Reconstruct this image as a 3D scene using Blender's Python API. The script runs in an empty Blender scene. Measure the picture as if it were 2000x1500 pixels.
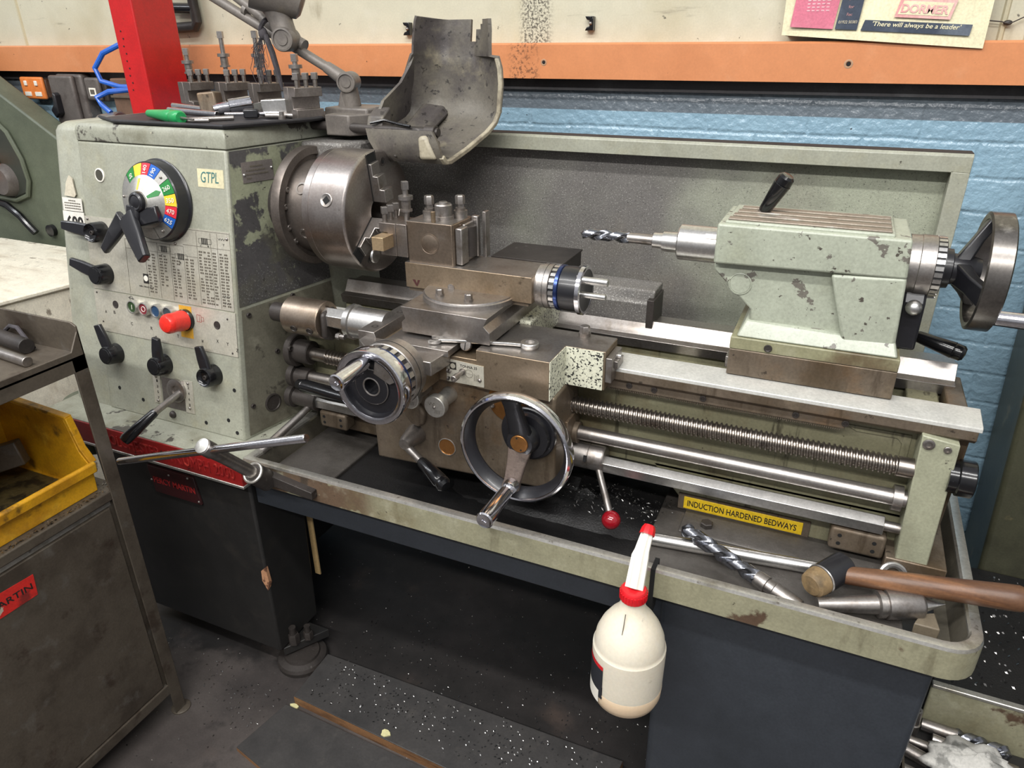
import bpy, bmesh, math, random
from math import pi, sin, cos, radians, sqrt, atan2
from mathutils import Vector, Matrix
random.seed(7)
V = Vector
scene = bpy.context.scene
COL = scene.collection
FLOOR = 1.12      # spindle height above the floor: everything is laid out from the spindle nose and raised by this at the end
ORG = {}

# ------------------------------------------------------------------ materials
def lin(c):
    return tuple(((v/255/12.92) if v/255 <= .04045 else ((v/255+.055)/1.055)**2.4) for v in c)
MATS = {}
def mat(name, col, rough=.5, metal=0, layers=(), bump=0, bscale=80, bstretch=(1,1,1), rvar=0, grime=1, coat=0, spec=.5, trans=0, sss=0, aniso=0):
    """Principled material; layers = (colour, scale, lo, hi, {opts}) mixed over the base by noise masks in object space."""
    if name in MATS: return MATS[name]
    m = bpy.data.materials.new(name); m.use_nodes = True
    nt = m.node_tree; N = nt.nodes; L = nt.links
    b = N['Principled BSDF']
    b.inputs['Specular IOR Level'].default_value = spec
    b.inputs['Coat Weight'].default_value = coat
    b.inputs['Coat Roughness'].default_value = .12
    b.inputs['Transmission Weight'].default_value = trans
    if sss:
        b.inputs['Subsurface Weight'].default_value = sss
        b.inputs['Subsurface Radius'].default_value = (.03, .02, .012)
        b.inputs['Subsurface Scale'].default_value = .5
    tc = N.new('ShaderNodeTexCoord')
    def coords(stretch, seed):
        mp = N.new('ShaderNodeMapping')
        mp.inputs['Scale'].default_value = stretch
        mp.inputs['Location'].default_value = (seed*1.7, seed*.9, seed*2.3)
        L.new(tc.outputs['Object'], mp.inputs['Vector'])
        return mp.outputs['Vector']
    def noise(scale, stretch=(1,1,1), detail=6, seed=0, kind='noise', rgh=.6):
        v = coords(stretch, seed)
        if kind == 'voronoi':
            t = N.new('ShaderNodeTexVoronoi'); t.inputs['Scale'].default_value = scale
            L.new(v, t.inputs['Vector']); return t.outputs['Distance']
        t = N.new('ShaderNodeTexNoise'); t.inputs['Scale'].default_value = scale
        t.inputs['Detail'].default_value = detail; t.inputs['Roughness'].default_value = rgh
        L.new(v, t.inputs['Vector']); return t.outputs['Fac']
    def ramp(f, lo, hi):
        r = N.new('ShaderNodeMapRange'); r.interpolation_type = 'SMOOTHSTEP'
        r.inputs['From Min'].default_value = lo; r.inputs['From Max'].default_value = hi
        L.new(f, r.inputs['Value']); return r.outputs['Result']
    colo = N.new('ShaderNodeRGB'); colo.outputs[0].default_value = (*lin(col), 1); cur = colo.outputs[0]
    rv = N.new('ShaderNodeValue'); rv.outputs[0].default_value = rough; rcur = rv.outputs[0]
    mv = N.new('ShaderNodeValue'); mv.outputs[0].default_value = metal; mcur = mv.outputs[0]
    def mixf(a, val, fac):
        x = N.new('ShaderNodeMix'); x.data_type = 'FLOAT'
        L.new(fac, x.inputs['Factor']); L.new(a, x.inputs['A']); x.inputs['B'].default_value = val
        return x.outputs['Result']
    for i, (c, sc, lo, hi, *o) in enumerate(layers):
        o = o[0] if o else {}
        nf = noise(sc, o.get('st', (1,1,1)), o.get('det', 6), i+1+o.get('seed', 0), o.get('kind', 'noise'), o.get('rg', .6))
        if 'ax' in o:      # dirt (on the floor also painted shade) towards one end: noise shifted along an axis
            ax, cen, k = o['ax']; s_ = N.new('ShaderNodeSeparateXYZ'); L.new(tc.outputs['Object'], s_.inputs[0])
            q = N.new('ShaderNodeMath'); q.operation = 'MULTIPLY_ADD'; L.new(s_.outputs[ax], q.inputs[0]); q.inputs[1].default_value = k; q.inputs[2].default_value = -cen*k
            q2 = N.new('ShaderNodeMath'); L.new(q.outputs[0], q2.inputs[0]); L.new(nf, q2.inputs[1]); nf = q2.outputs[0]
        fac = ramp(nf, lo, hi)
        for wx, wc, wh, ws in o.get('win', ()):      # stain confined to a band
            s_ = N.new('ShaderNodeSeparateXYZ'); L.new(tc.outputs['Object'], s_.inputs[0])
            q = N.new('ShaderNodeMath'); q.operation = 'SUBTRACT'; L.new(s_.outputs[wx], q.inputs[0]); q.inputs[1].default_value = wc
            q2 = N.new('ShaderNodeMath'); q2.operation = 'ABSOLUTE'; L.new(q.outputs[0], q2.inputs[0])
            q3 = N.new('ShaderNodeMapRange'); q3.interpolation_type = 'SMOOTHSTEP'; q3.inputs['From Min'].default_value = wh; q3.inputs['From Max'].default_value = wh+ws
            q3.inputs['To Min'].default_value = 1; q3.inputs['To Max'].default_value = 0; L.new(q2.outputs[0], q3.inputs['Value'])
            q4 = N.new('ShaderNodeMath'); q4.operation = 'MULTIPLY'; L.new(fac, q4.inputs[0]); L.new(q3.outputs['Result'], q4.inputs[1]); fac = q4.outputs[0]
        if 'amt' in o:
            mm = N.new('ShaderNodeMath'); mm.operation = 'MULTIPLY'; mm.inputs[1].default_value = o['amt']
            L.new(fac, mm.inputs[0]); fac = mm.outputs[0]
        x = N.new('ShaderNodeMix'); x.data_type = 'RGBA'
        L.new(fac, x.inputs['Factor']); L.new(cur, x.inputs['A']); x.inputs['B'].default_value = (*lin(c), 1)
        cur = x.outputs['Result']
        if 'rough' in o: rcur = mixf(rcur, o['rough'], fac)
        if 'metal' in o: mcur = mixf(mcur, o['metal'], fac)
    if grime:          # fine grime common to every surface of the shop
        for sc, lo_, hi_, sd in ((230, .86, 1.10, 31), (28, .90, 1.07, 33)):
            r = N.new('ShaderNodeMapRange'); r.inputs['From Min'].default_value = .3; r.inputs['From Max'].default_value = .7
            r.inputs['To Min'].default_value = 1+(lo_-1)*grime; r.inputs['To Max'].default_value = 1+(hi_-1)*grime
            L.new(noise(sc, (1,1,1), 4, sd), r.inputs['Value'])
            x = N.new('ShaderNodeVectorMath'); x.operation = 'SCALE'; L.new(cur, x.inputs[0]); L.new(r.outputs['Result'], x.inputs['Scale']); cur = x.outputs[0]
    if rvar:
        n = noise(14, (1,1,1), 4, 11)
        a = N.new('ShaderNodeMath'); a.operation = 'MULTIPLY_ADD'; L.new(n, a.inputs[0])
        a.inputs[1].default_value = rvar; L.new(rcur, a.inputs[2]); rcur = a.outputs[0]
    L.new(cur, b.inputs['Base Color']); L.new(rcur, b.inputs['Roughness']); L.new(mcur, b.inputs['Metallic'])
    if bump:
        n = noise(bscale, bstretch, 5, 21)
        bp = N.new('ShaderNodeBump'); bp.inputs['Strength'].default_value = min(1, bump); bp.inputs['Distance'].default_value = .002
        L.new(n, bp.inputs['Height']); L.new(bp.outputs['Normal'], b.inputs['Normal'])
    MATS[name] = m
    return m

# ------------------------------------------------------------------ mesh builder
class MB:
    def __init__(s): s.v = []; s.f = []; s.mi = []; s.cur = 0
    def add(s, vs, fs):
        b = len(s.v); s.v += [V(p) for p in vs]
        for f in fs: s.f.append([b+i for i in f]); s.mi.append(s.cur)
        return s
    def m(s, i): s.cur = i; return s
    def box(s, x0, x1, y0, y1, z0, z1):
        return s.hexa([(x0,y0,z0),(x1,y0,z0),(x1,y1,z0),(x0,y1,z0),(x0,y0,z1),(x1,y0,z1),(x1,y1,z1),(x0,y1,z1)])
    def hexa(s, p):
        return s.add(p, [(0,3,2,1),(4,5,6,7),(0,1,5,4),(1,2,6,5),(2,3,7,6),(3,0,4,7)])
    def obox(s, c, sx, sy, sz, ux=(1,0,0), uz=(0,0,1)):
        ux = V(ux).normalized(); uz = V(uz); uz = (uz - ux*uz.dot(ux)).normalized(); uy = uz.cross(ux); c = V(c)
        P = [c + ux*sx*a/2 + uy*sy*b/2 + uz*sz*d/2 for d in (-1,1) for a, b in ((-1,-1),(1,-1),(1,1),(-1,1))]
        return s.hexa(P)
    def prism(s, poly, ax, a, b):
        """poly in the two other axes (x: (y,z); y: (x,z); z: (x,y)), extruded from a to b"""
        def P(u, w, t): return {'x': (t,u,w), 'y': (u,t,w), 'z': (u,w,t)}[ax]
        n = len(poly)
        vs = [P(u,w,a) for u,w in poly] + [P(u,w,b) for u,w in poly]
        fs = [tuple(range(n))[::-1], tuple(range(n,2*n))] + [(i,(i+1)%n,n+(i+1)%n,n+i) for i in range(n)]
        return s.add(vs, fs)
    def loft(s, rings, close=False, caps=True):
        n = len(rings[0]); vs = [p for r in rings for p in r]; fs = []
        m = len(rings)
        for i in range(m if close else m-1):
            j = (i+1) % m
            for k in range(n):
                fs.append((i*n+k, i*n+(k+1)%n, j*n+(k+1)%n, j*n+k))
        if caps and not close:
            fs += [tuple(range(n))[::-1], tuple((m-1)*n+k for k in range(n))]
        return s.add(vs, fs)
    def frame(s, d):
        d = V(d).normalized(); h = V((0,0,1)) if abs(d.z) < .9 else V((1,0,0))
        u = d.cross(h).normalized(); w = u.cross(d); return d, u, w
    def lathe(s, p0, d, prof, n=32, closed=False, a0=0):
        d, u, w = s.frame(d); p0 = V(p0)
        rings = [[p0 + d*t + (u*cos(a0+2*pi*k/n) + w*sin(a0+2*pi*k/n))*max(r, 1e-5) for k in range(n)] for t, r in prof]
        return s.loft(rings, closed, not closed)
    def cyl(s, p0, p1, r0, r1=None, n=24):
        p0 = V(p0); p1 = V(p1); d = p1-p0
        return s.lathe(p0, d, [(0, r0), (d.length, r0 if r1 is None else r1)], n)
    def ccyl(s, p0, p1, r, c=.001, n=24):      # chamfered ends
        p0 = V(p0); p1 = V(p1); d = p1-p0; l = d.length
        return s.lathe(p0, d, [(0, r-c), (c, r), (l-c, r), (l, r-c)], n)
    def tube(s, pts, r, n=10, caps=True):
        pts = [V(p) for p in pts]; rings = []
        rs = r if isinstance(r, (list, tuple)) else [r]*len(pts)
        t = (pts[1]-pts[0]).normalized(); h = V((0,0,1)) if abs(t.z) < .9 else V((1,0,0))
        u = t.cross(h).normalized()
        for i, p in enumerate(pts):
            t = ((pts[min(i+1,len(pts)-1)]-pts[max(i-1,0)])).normalized()
            u = (u - t*u.dot(t)).normalized(); w = t.cross(u)
            rings.append([p + (u*cos(2*pi*k/n)+w*sin(2*pi*k/n))*rs[i] for k in range(n)])
        return s.loft(rings, False, caps)
    def sphere(s, c, r, n=24, m=14, sc=(1,1,1)):
        c = V(c); prof = [(-cos(pi*i/m), sin(pi*i/m)) for i in range(m+1)]
        rings = [[c + V((r*sc[0]*q*cos(2*pi*k/n), r*sc[1]*q*sin(2*pi*k/n), r*sc[2]*t)) for k in range(n)] for t, q in [(t, max(q, 1e-4)) for t, q in prof]]
        return s.loft(rings)
    def torus(s, c, d, R, r, n=48, m=12, rz=None):
        rz = r if rz is None else rz
        return s.lathe(c, d, [(rz*sin(2*pi*i/m), R + r*cos(2*pi*i/m)) for i in range(m)], n, True)
    def hexhead(s, p, d, af, h, ch=.15):
        R = af/sqrt(3)
        return s.lathe(p, d, [(0,R),(h*(1-ch),R),(h,R*.86)], 6)
    def capscrew(s, p, d, r, h):
        """socket head: low cylinder with a hex recess"""
        return s.lathe(p, d, [(0,r),(h*.85,r),(h,r*.9),(h,r*.55),(h*.35,r*.5),(h*.3,.0001)], 18)
    def xf(s, M, start=0):
        for i in range(start, len(s.v)): s.v[i] = M @ s.v[i]
        return s

def smooth(me, ang=32):
    me.shade_smooth(); me.set_sharp_from_angle(angle=radians(ang))
def place(o, parent, org):
    ORG[o.name] = V(org)
    if parent is not None:
        o.parent = parent; o.location = V(org) - ORG[parent.name]
    else: o.location = V(org)
def obj(name, mb, m, parent=None, org=None, bevel=0, ang=32, label=None, seg=2):
    if org is None:
        lo = V([min(p[i] for p in mb.v) for i in range(3)]); hi = V([max(p[i] for p in mb.v) for i in range(3)])
        org = (lo+hi)/2
        if parent is None: org.z = lo.z
    org = V(org)
    me = bpy.data.meshes.new(name)
    me.from_pydata([p-org for p in mb.v], [], mb.f)
    bm = bmesh.new(); bm.from_mesh(me); bmesh.ops.recalc_face_normals(bm, faces=bm.faces); bm.to_mesh(me); bm.free()
    ms = m if isinstance(m, (list, tuple)) else [m]
    for x in ms: me.materials.append(x)
    if len(ms) > 1:
        for p, i in zip(me.polygons, mb.mi): p.material_index = i
    smooth(me, ang)
    o = bpy.data.objects.new(name, me); COL.objects.link(o)
    place(o, parent, org)
    if bevel:
        bv = o.modifiers.new('edge', 'BEVEL'); bv.width = bevel; bv.segments = seg; bv.limit_method = 'ANGLE'; bv.angle_limit = radians(40); bv.harden_normals = False
    if label: o['label'] = label
    return o
def tag(o, label, cat, group=None, kind=None):
    o['label'] = label; o['category'] = cat
    if group: o['group'] = group
    if kind: o['kind'] = kind
    return o
def thing(name, org, label, cat, group=None):
    o = bpy.data.objects.new(name, None); COL.objects.link(o); o.empty_display_size = .05
    place(o, None, org); return tag(o, label, cat, group)
def struct(o, label=None):
    o['kind'] = 'structure'
    if label: o['label'] = label
    return o
def copy_tree(o, parent=None):
    c = o.copy(); COL.objects.link(c); ORG[c.name] = ORG[o.name].copy()
    if parent is not None: c.parent = parent
    for ch in list(o.children): copy_tree(ch, c)
    return c
def text(name, s, m, parent, o, u, v, w, h=None, label=None, thick=.0003, shear=0, center=False, bold=0):
    """lettering as mesh: origin o, baseline direction u, up direction v; fitted to width w and height h"""
    cu = bpy.data.curves.new(name, 'FONT'); cu.body = s; cu.shear = shear; cu.offset = bold; cu.resolution_u = 3
    t = bpy.data.objects.new('t', cu); COL.objects.link(t)
    dg = bpy.context.evaluated_depsgraph_get(); dg.update()
    me = bpy.data.meshes.new_from_object(t.evaluated_get(dg))
    bpy.data.objects.remove(t)
    xs = [p.co.x for p in me.vertices]; ys = [p.co.y for p in me.vertices]
    x0, x1, y0, y1 = min(xs), max(xs), min(ys), max(ys)
    sx = w/(x1-x0); sy = sx if h is None else h/(y1-y0)
    u = V(u).normalized(); v = V(v).normalized(); n = u.cross(v); o = V(o)
    if center: o = o - u*w/2 - v*(y1-y0)*sy/2
    mb = MB()
    top = [o + u*(p.co.x-x0)*sx + v*(p.co.y-y0)*sy + n*thick for p in me.vertices]
    mb.add(top, [tuple(p.vertices) for p in me.polygons])
    k = len(top)
    # side walls so the letters have a thickness
    from collections import Counter
    ed = Counter(); dirn = {}
    for p in me.polygons:
        vs = list(p.vertices)
        for a, b in zip(vs, vs[1:]+vs[:1]): ed[frozenset((a,b))] += 1; dirn[frozenset((a,b))] = (a,b)
    mb.v += [p - n*thick*1.5 for p in top]
    for e, c in ed.items():
        if c == 1:
            a, b = dirn[e]; mb.f.append([b, a, a+k, b+k]); mb.mi.append(0)
    bpy.data.meshes.remove(me)
    return obj(name, mb, m, parent, label=label)
# ------------------------------------------------------------------ material library
OIL = (84,70,48)
M_paint = mat('paint_greygreen', (150,151,137), .38, 0, [((120,118,100), 5, .5, .75, {'amt':.5}), ((150,146,120), 18, .45, .8, {'amt':.5}), ((70,66,56), 55, .7, .74, {'rough':.6,'seed':3}), ((90,84,70), 160, .72, .76, {'amt':.7})], bump=.05, bscale=220, coat=.1)
M_paint_worn = mat('paint_greygreen_worn', (144,145,131), .42, 0, [((96,92,72), 7, .48, .7, {'amt':.75}), ((72,68,62), 16, .6, .64, {'rough':.5,'seed':2}), ((62,58,54), 60, .66, .7, {'seed':6}), ((190,186,160), 30, .7, .74, {'seed':9,'amt':.6})], bump=.12, bscale=160)
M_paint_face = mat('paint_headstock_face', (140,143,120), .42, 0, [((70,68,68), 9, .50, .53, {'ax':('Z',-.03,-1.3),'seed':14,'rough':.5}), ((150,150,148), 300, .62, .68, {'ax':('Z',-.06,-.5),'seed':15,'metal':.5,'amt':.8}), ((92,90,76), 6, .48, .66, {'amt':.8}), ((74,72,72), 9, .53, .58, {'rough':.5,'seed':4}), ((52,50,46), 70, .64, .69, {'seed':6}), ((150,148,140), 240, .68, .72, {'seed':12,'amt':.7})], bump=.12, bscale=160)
M_paint_dust = mat('paint_swarf_dust', (106,103,100), .5, .1, [((156,160,142), 2.2, .36, .66, {'ax':('X',.60,.55),'det':3}), ((112,106,96), 5, .5, .75, {'amt':.5,'seed':8}), ((186,184,178), 330, .56, .64, {'amt':.6,'metal':.4,'rough':.35,'ax':('X',.3,-.06)}), ((48,46,46), 300, .6, .7, {'amt':.8,'seed':5})], bump=.35, bscale=420)
M_paint_oily = mat('paint_oily_bed', (128,125,101), .33, 0, [((98,78,48), 10, .52, .7, {'st':(1,1,.3),'amt':.6,'seed':19}), ((52,47,38), 38, .60, .70, {'st':(1.6,1,.16),'amt':.7,'seed':21}), ((92,78,54), 6, .53, .74, {'amt':.8,'st':(1,1,.5)}), ((152,152,126), 9, .55, .75, {'seed':4,'amt':.6}), ((44,38,30), 22, .6, .7, {'seed':7,'st':(2.4,1,.35),'amt':.7}), ((54,48,40), 90, .68, .72, {'seed':2})], bump=.08, bscale=140, coat=.15)
M_green_ts = mat('paint_tailstock', (160,165,149), .36, 0, [((140,142,120), 6, .52, .75, {'amt':.5}), ((104,100,92), 30, .615, .63, {'rough':.5,'seed':3}), ((76,71,64), 70, .655, .67, {'seed':8}), ((112,108,98), 8, .66, .67, {'seed':13})], bump=.05, bscale=200, coat=.1)
M_steel = mat('worn_steel', (164,159,155), .3, .92, [((118,106,94), 6, .45, .75, {'amt':.6}), ((92,78,62), 14, .58, .74, {'amt':.55,'rough':.42,'seed':5}), ((190,188,186), 40, .6, .75, {'amt':.5,'seed':7})], bump=.06, bscale=260, rvar=.12)
M_brownsteel = mat('oil_stained_steel', (146,130,110), .36, .78, [((116,92,62), 7, .46, .70, {'amt':.7,'st':(1,1,.6)}), ((160,148,136), 11, .55, .75, {'amt':.7,'seed':4}), ((66,54,42), 40, .6, .7, {'amt':.6,'seed':6})], bump=.08, bscale=220, rvar=.12)
M_ironbrown = mat('oily_cast_iron', (116,104,90), .38, .5, [((134,98,58), 5, .54, .72, {'amt':.6,'seed':15}), ((70,58,46), 22, .56, .7, {'st':(2.5,1,.3),'amt':.6,'seed':17}), ((80,66,48), 6, .47, .7, {'amt':.8,'st':(1.5,1,.5)}), ((150,136,114), 12, .56, .74, {'amt':.6,'seed':3}), ((40,34,30), 60, .64, .7, {'amt':.7,'seed':8})], bump=.12, bscale=160, rvar=.15)
M_darkiron = mat('dark_cast_iron', (62,57,54), .48, .35, [((40,37,36), 8, .45, .7, {'amt':.8}), ((104,98,94), 60, .62, .7, {'amt':.5,'seed':4}), ((150,148,146), 380, .7, .73, {'amt':.6,'metal':.8,'rough':.3,'seed':2})], bump=.2, bscale=200)
M_bright = mat('bright_ground_steel', (205,203,200), .24, .95, [((150,142,130), 5, .56, .8, {'amt':.55,'st':(.4,2,2)}), ((228,228,226), 24, .5, .8, {'amt':.6})], bump=.03, bscale=300, bstretch=(.1,3,3), rvar=.1)
M_waybright = mat('ground_slideway', (186,185,179), .34, .3, [((176,164,140), 5, .62, .85, {'amt':.6,'st':(.5,2,2)}), ((160,158,154), 70, .64, .8, {'amt':.4,'st':(.2,3,3)})], bump=.03, bscale=300, bstretch=(.1,3,3))  # pale, barely metallic base carries the lamps' reflection in its colour
M_chrome = mat('chrome', (214,213,218), .1, 1, [((150,148,150), 30, .62, .8, {'amt':.5,'rough':.25})], rvar=.05)
M_black = mat('black_plastic', (18,18,20), .2, 0, spec=.4, layers= [((60,60,60), 120, .7, .74, {'amt':.6})], bump=.03, coat=.2)
M_blackworn = mat('black_enamel_worn', (26,26,30), .34, 0, [((170,166,162), 30, .68, .7, {'metal':.8,'rough':.3})], bump=.06, bscale=120, coat=.2)
M_blackgap = mat('deep_shadow_gap', (12,12,12), .8)
M_darkpaint = mat('dark_cabinet_paint', (37,36,35), .5, 0, [((28,27,27), 4, .45, .7, {'amt':.8}), ((50,47,43), 16, .5, .75, {'amt':.6,'seed':3}), ((150,150,148), 110, .76, .78, {'amt':.8,'seed':5})], bump=.08, bscale=60)
M_bluepaint = mat('blue_grey_paint', (49,53,59), .42, 0, [((41,45,50), 4, .45, .7, {'amt':.7}), ((180,180,176), 110, .77, .785, {'amt':.8,'seed':5})], bump=.04, bscale=80)
M_tray = mat('paint_chip_tray', (142,139,115), .4, 0, [((98,80,64), 13, .45, .49, {'win':(('X',.0,.10,.06),),'rough':.5,'seed':23}), ((70,60,50), 20, .52, .58, {'win':(('X',-.05,.06,.06),),'seed':25}), ((96,90,70), 26, .56, .72, {'st':(1,1,.16),'amt':.6,'seed':15}), ((114,104,78), 5, .5, .72, {'amt':.75}), ((176,174,152), 14, .55, .75, {'amt':.5,'seed':3}), ((84,66,52), 9, .64, .69, {'seed':11}), ((60,54,46), 80, .69, .72, {'amt':.8,'seed':6})], bump=.06, bscale=120, coat=.1)
M_trayrim = mat('worn_rim_metal', (206,203,196), .28, .85, [((142,134,116), 14, .52, .72, {'amt':.7}), ((100,88,72), 60, .62, .7, {'amt':.6,'seed':4})], bump=.1, bscale=130, rvar=.1)
M_traydark = mat('oily_black_tray', (30,29,29), .42, .1, [((16,16,17), 6, .4, .7, {'amt':.9}), ((80,78,76), 200, .68, .73, {'amt':.6,'seed':3,'metal':.7,'rough':.3})], bump=.4, bscale=260)
M_pancoat = mat('oily_tray_floor', (84,80,76), .45, .3, [((60,56,52), 7, .45, .7, {'amt':.8}), ((150,146,140), 260, .68, .73, {'amt':.6,'seed':3,'metal':.7,'rough':.3})], bump=.3, bscale=260)
M_white = mat('white_paint', (228,224,212), .4, 0, grime=.3, layers= [((190,182,164), 8, .5, .75, {'amt':.6})])
M_plate = mat('printed_alloy_plate', (186,182,168), .34, .3, [((150,140,112), 5, .5, .75, {'amt':.6}), ((206,204,196), 10, .5, .75, {'amt':.6,'seed':3})], bump=.02)
M_ink = mat('black_print', (34,32,30), .5)
M_inkgrey = mat('worn_print', (92,86,76), .5)
M_red = mat('signal_red', (214,44,34), .32, 0, [((236,104,84), 9, .55, .75, {'amt':.4})], coat=.2)
M_redball = mat('red_ball_plastic', (142,18,30), .12, 0, coat=.6)
M_redstrip = mat('red_cast_strip', (140,28,27), .42, 0, [((96,20,20), 5, .45, .65, {'amt':.7}), ((40,26,24), 40, .66, .71, {'seed':4})], bump=.1)
M_redletter = mat('dull_red_letter', (150,34,34), .5)
M_yellow = mat('yellow_label', (232,194,36), .45, 0, [((196,150,20), 12, .52, .72, {'amt':.6}), ((90,70,20), 70, .66, .7, {'amt':.8})])
M_dgreen = mat('green_band', (24,118,50), .35); M_dyellow = mat('yellow_band', (238,192,52), .35)
M_dred = mat('red_band', (206,44,58), .35); M_dblue = mat('blue_band', (30,88,170), .35)
M_silver = mat('satin_aluminium', (198,196,190), .3, .85, [((160,154,144), 8, .5, .8, {'amt':.5})], rvar=.08)
M_blueband = mat('blued_ring', (62,78,128), .22, .9, rvar=.05)
M_brass = mat('brass_plug', (158,110,62), .35, .8, [((110,76,44), 20, .5, .7, {'amt':.7})])
M_cream = mat('speckled_cream_paint', (206,206,186), .45, 0, [((34,34,36), 230, .56, .58, {'det':3}), ((60,58,56), 16, .62, .7, {'seed':5,'amt':.7})], bump=.1)
M_guard = mat('chuck_guard_grime', (98,93,84), .5, .1, [((64,59,60), 7, .44, .64, {'amt':.85}), ((140,132,110), 12, .56, .74, {'amt':.7,'seed':3}), ((36,33,32), 60, .6, .66, {'seed':5,'amt':.8}), ((150,144,134), 200, .68, .74, {'amt':.6,'seed':9})], bump=.3, bscale=110)
M_cart = mat('cart_brown_steel', (86,78,68), .46, .25, [((62,54,46), 8, .45, .68, {'amt':.8}), ((104,100,94), 22, .55, .75, {'amt':.6,'seed':3}), ((50,36,28), 14, .58, .7, {'amt':.6,'seed':6}), ((170,166,160), 160, .75, .77, {'amt':.8,'seed':8})], bump=.1, bscale=110)
M_bin = mat('yellow_bin_plastic', (216,160,30), .38, 0, [((146,96,22), 5, .46, .66, {'amt':.75}), ((70,52,28), 13, .6, .7, {'amt':.8,'seed':4}), ((236,196,70), 9, .6, .75, {'amt':.5,'seed':7})], bump=.06, sss=.05)
M_post = mat('red_post_paint', (182,22,24), .36, 0, [((146,20,24), 6, .5, .75, {'amt':.5}), ((120,70,40), 60, .7, .73, {'seed':3})], bump=.03, coat=.15)
M_rubber = mat('black_rubber_mat', (40,39,42), .55, 0, [((62,60,60), 14, .5, .72, {'amt':.6}), ((110,108,104), 200, .7, .74, {'amt':.5})], bump=.15, bscale=180)
M_hose = mat('blue_air_hose', (34,92,186), .3, coat=.2)
M_lamp = mat('grimy_lamp_grey', (112,106,100), .45, .15, [((64,60,60), 10, .45, .7, {'amt':.7}), ((134,124,104), 14, .6, .75, {'amt':.6,'seed':3})], bump=.12, bscale=150)
M_wood = mat('hammer_wood', (98,69,49), .42, 0, [((70,42,27), 9, .42, .62, {'amt':.8,'st':(.25,2,2)}), ((150,104,68), 16, .55, .75, {'amt':.6,'st':(.2,2,2),'seed':3}), ((56,40,32), 40, .62, .7, {'amt':.6,'st':(.3,2,2),'seed':5})], bump=.08, bscale=90, bstretch=(.2,2,2))
M_woodend = mat('wood_end_grain', (196,134,70), .5, 0, [((150,92,48), 40, .45, .65, {'amt':.7})])
M_bottle = mat('milky_bottle', (216,208,190), .38, 0, grime=.35, layers= [((202,190,166), 7, .5, .72, {'amt':.6}), ((160,150,130), 46, .66, .72, {'amt':.5,'seed':4})], sss=.25, bump=.02)
M_liquid = mat('bottle_liquid_zone', (214,190,160), .38, 0, grime=.35, layers= [((190,164,136), 9, .5, .75, {'amt':.5})], sss=.25)
M_capred = mat('red_cap_plastic', (204,28,36), .3, coat=.2)
M_orange_sock = mat('orange_socket', (222,128,64), .4, 0, [((150,80,44), 18, .58, .68, {'amt':.7})])
M_greybox = mat('grey_switch_box', (98,92,88), .45, .2, [((66,58,54), 12, .5, .68, {'amt':.8}), ((140,132,124), 24, .62, .72, {'amt':.6,'seed':4})], bump=.1)
M_machgreen = mat('dark_green_machine', (88,94,78), .45, 0, [((68,74,62), 4, .45, .7, {'amt':.7}), ((52,50,42), 70, .7, .74, {'seed':4})], bump=.05)
M_rag = mat('oily_rag', (66,62,66), .85, 0, [((40,38,40), 20, .45, .65, {'amt':.8})], bump=.4, bscale=160)
M_ply = mat('duckboard_top', (60,58,57), .5, 0, [((46,45,45), 7, .45, .7, {'amt':.8}), ((82,78,74), 18, .55, .75, {'amt':.5,'seed':3}), ((190,188,184), 160, .735, .755, {'amt':.8,'seed':5,'rough':.3})], bump=.12, bscale=90)
M_plyedge = mat('plywood_edge', (130,94,62), .6, 0, [((70,48,32), 20, .45, .65, {'amt':.8,'st':(.3,.3,3)})], bump=.2)
M_swarf = mat('steel_swarf', (150,148,146), .25, .95, [((60,58,58), 30, .5, .7, {'amt':.7})])
M_drill = mat('hss_twist_drill', (128,130,136), .2, .95, [((84,86,96), 12, .5, .75, {'amt':.6})], rvar=.08)
M_whitecab = mat('dirty_white_cabinet', (226,220,202), .45, 0, [((180,166,144), 7, .5, .7, {'amt':.7,'st':(.5,2,1)}), ((96,80,66), 12, .62, .68, {'amt':.75,'st':(.7,2.4,1),'seed':4}), ((110,108,100), 9, .62, .72, {'amt':.6,'st':(2,2,.3),'seed':8})], bump=.05)
M_cloth = mat('crumpled_rag_white', (190,188,182), .8, 0, [((104,104,100), 24, .5, .62, {'amt':.8})], bump=.3, bscale=60)

M_guardedge = mat('guard_pale_edge', (158,150,130), .45, 0, [((104,96,84), 16, .48, .66, {'amt':.8}), ((70,64,58), 50, .62, .68, {'seed':4})], bump=.1)

M_flange = mat('flange_grey_steel', (112,104,98), .38, .7, [((76,70,66), 8, .46, .7, {'amt':.7})], bump=.08)

M_bracket = mat('paint_end_bracket', (150,151,129), .38, 0, [((120,116,96), 6, .5, .72, {'amt':.6}), ((70,66,58), 42, .66, .68, {'seed':4}), ((96,88,70), 14, .6, .72, {'amt':.7,'seed':8})], bump=.05)
M_lining = mat('grimy_tray_lining', (92,87,76), .45, .1, [((54,51,46), 6, .45, .68, {'amt':.8}), ((130,124,108), 18, .58, .72, {'amt':.6,'seed':3})], bump=.2, bscale=140)
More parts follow.
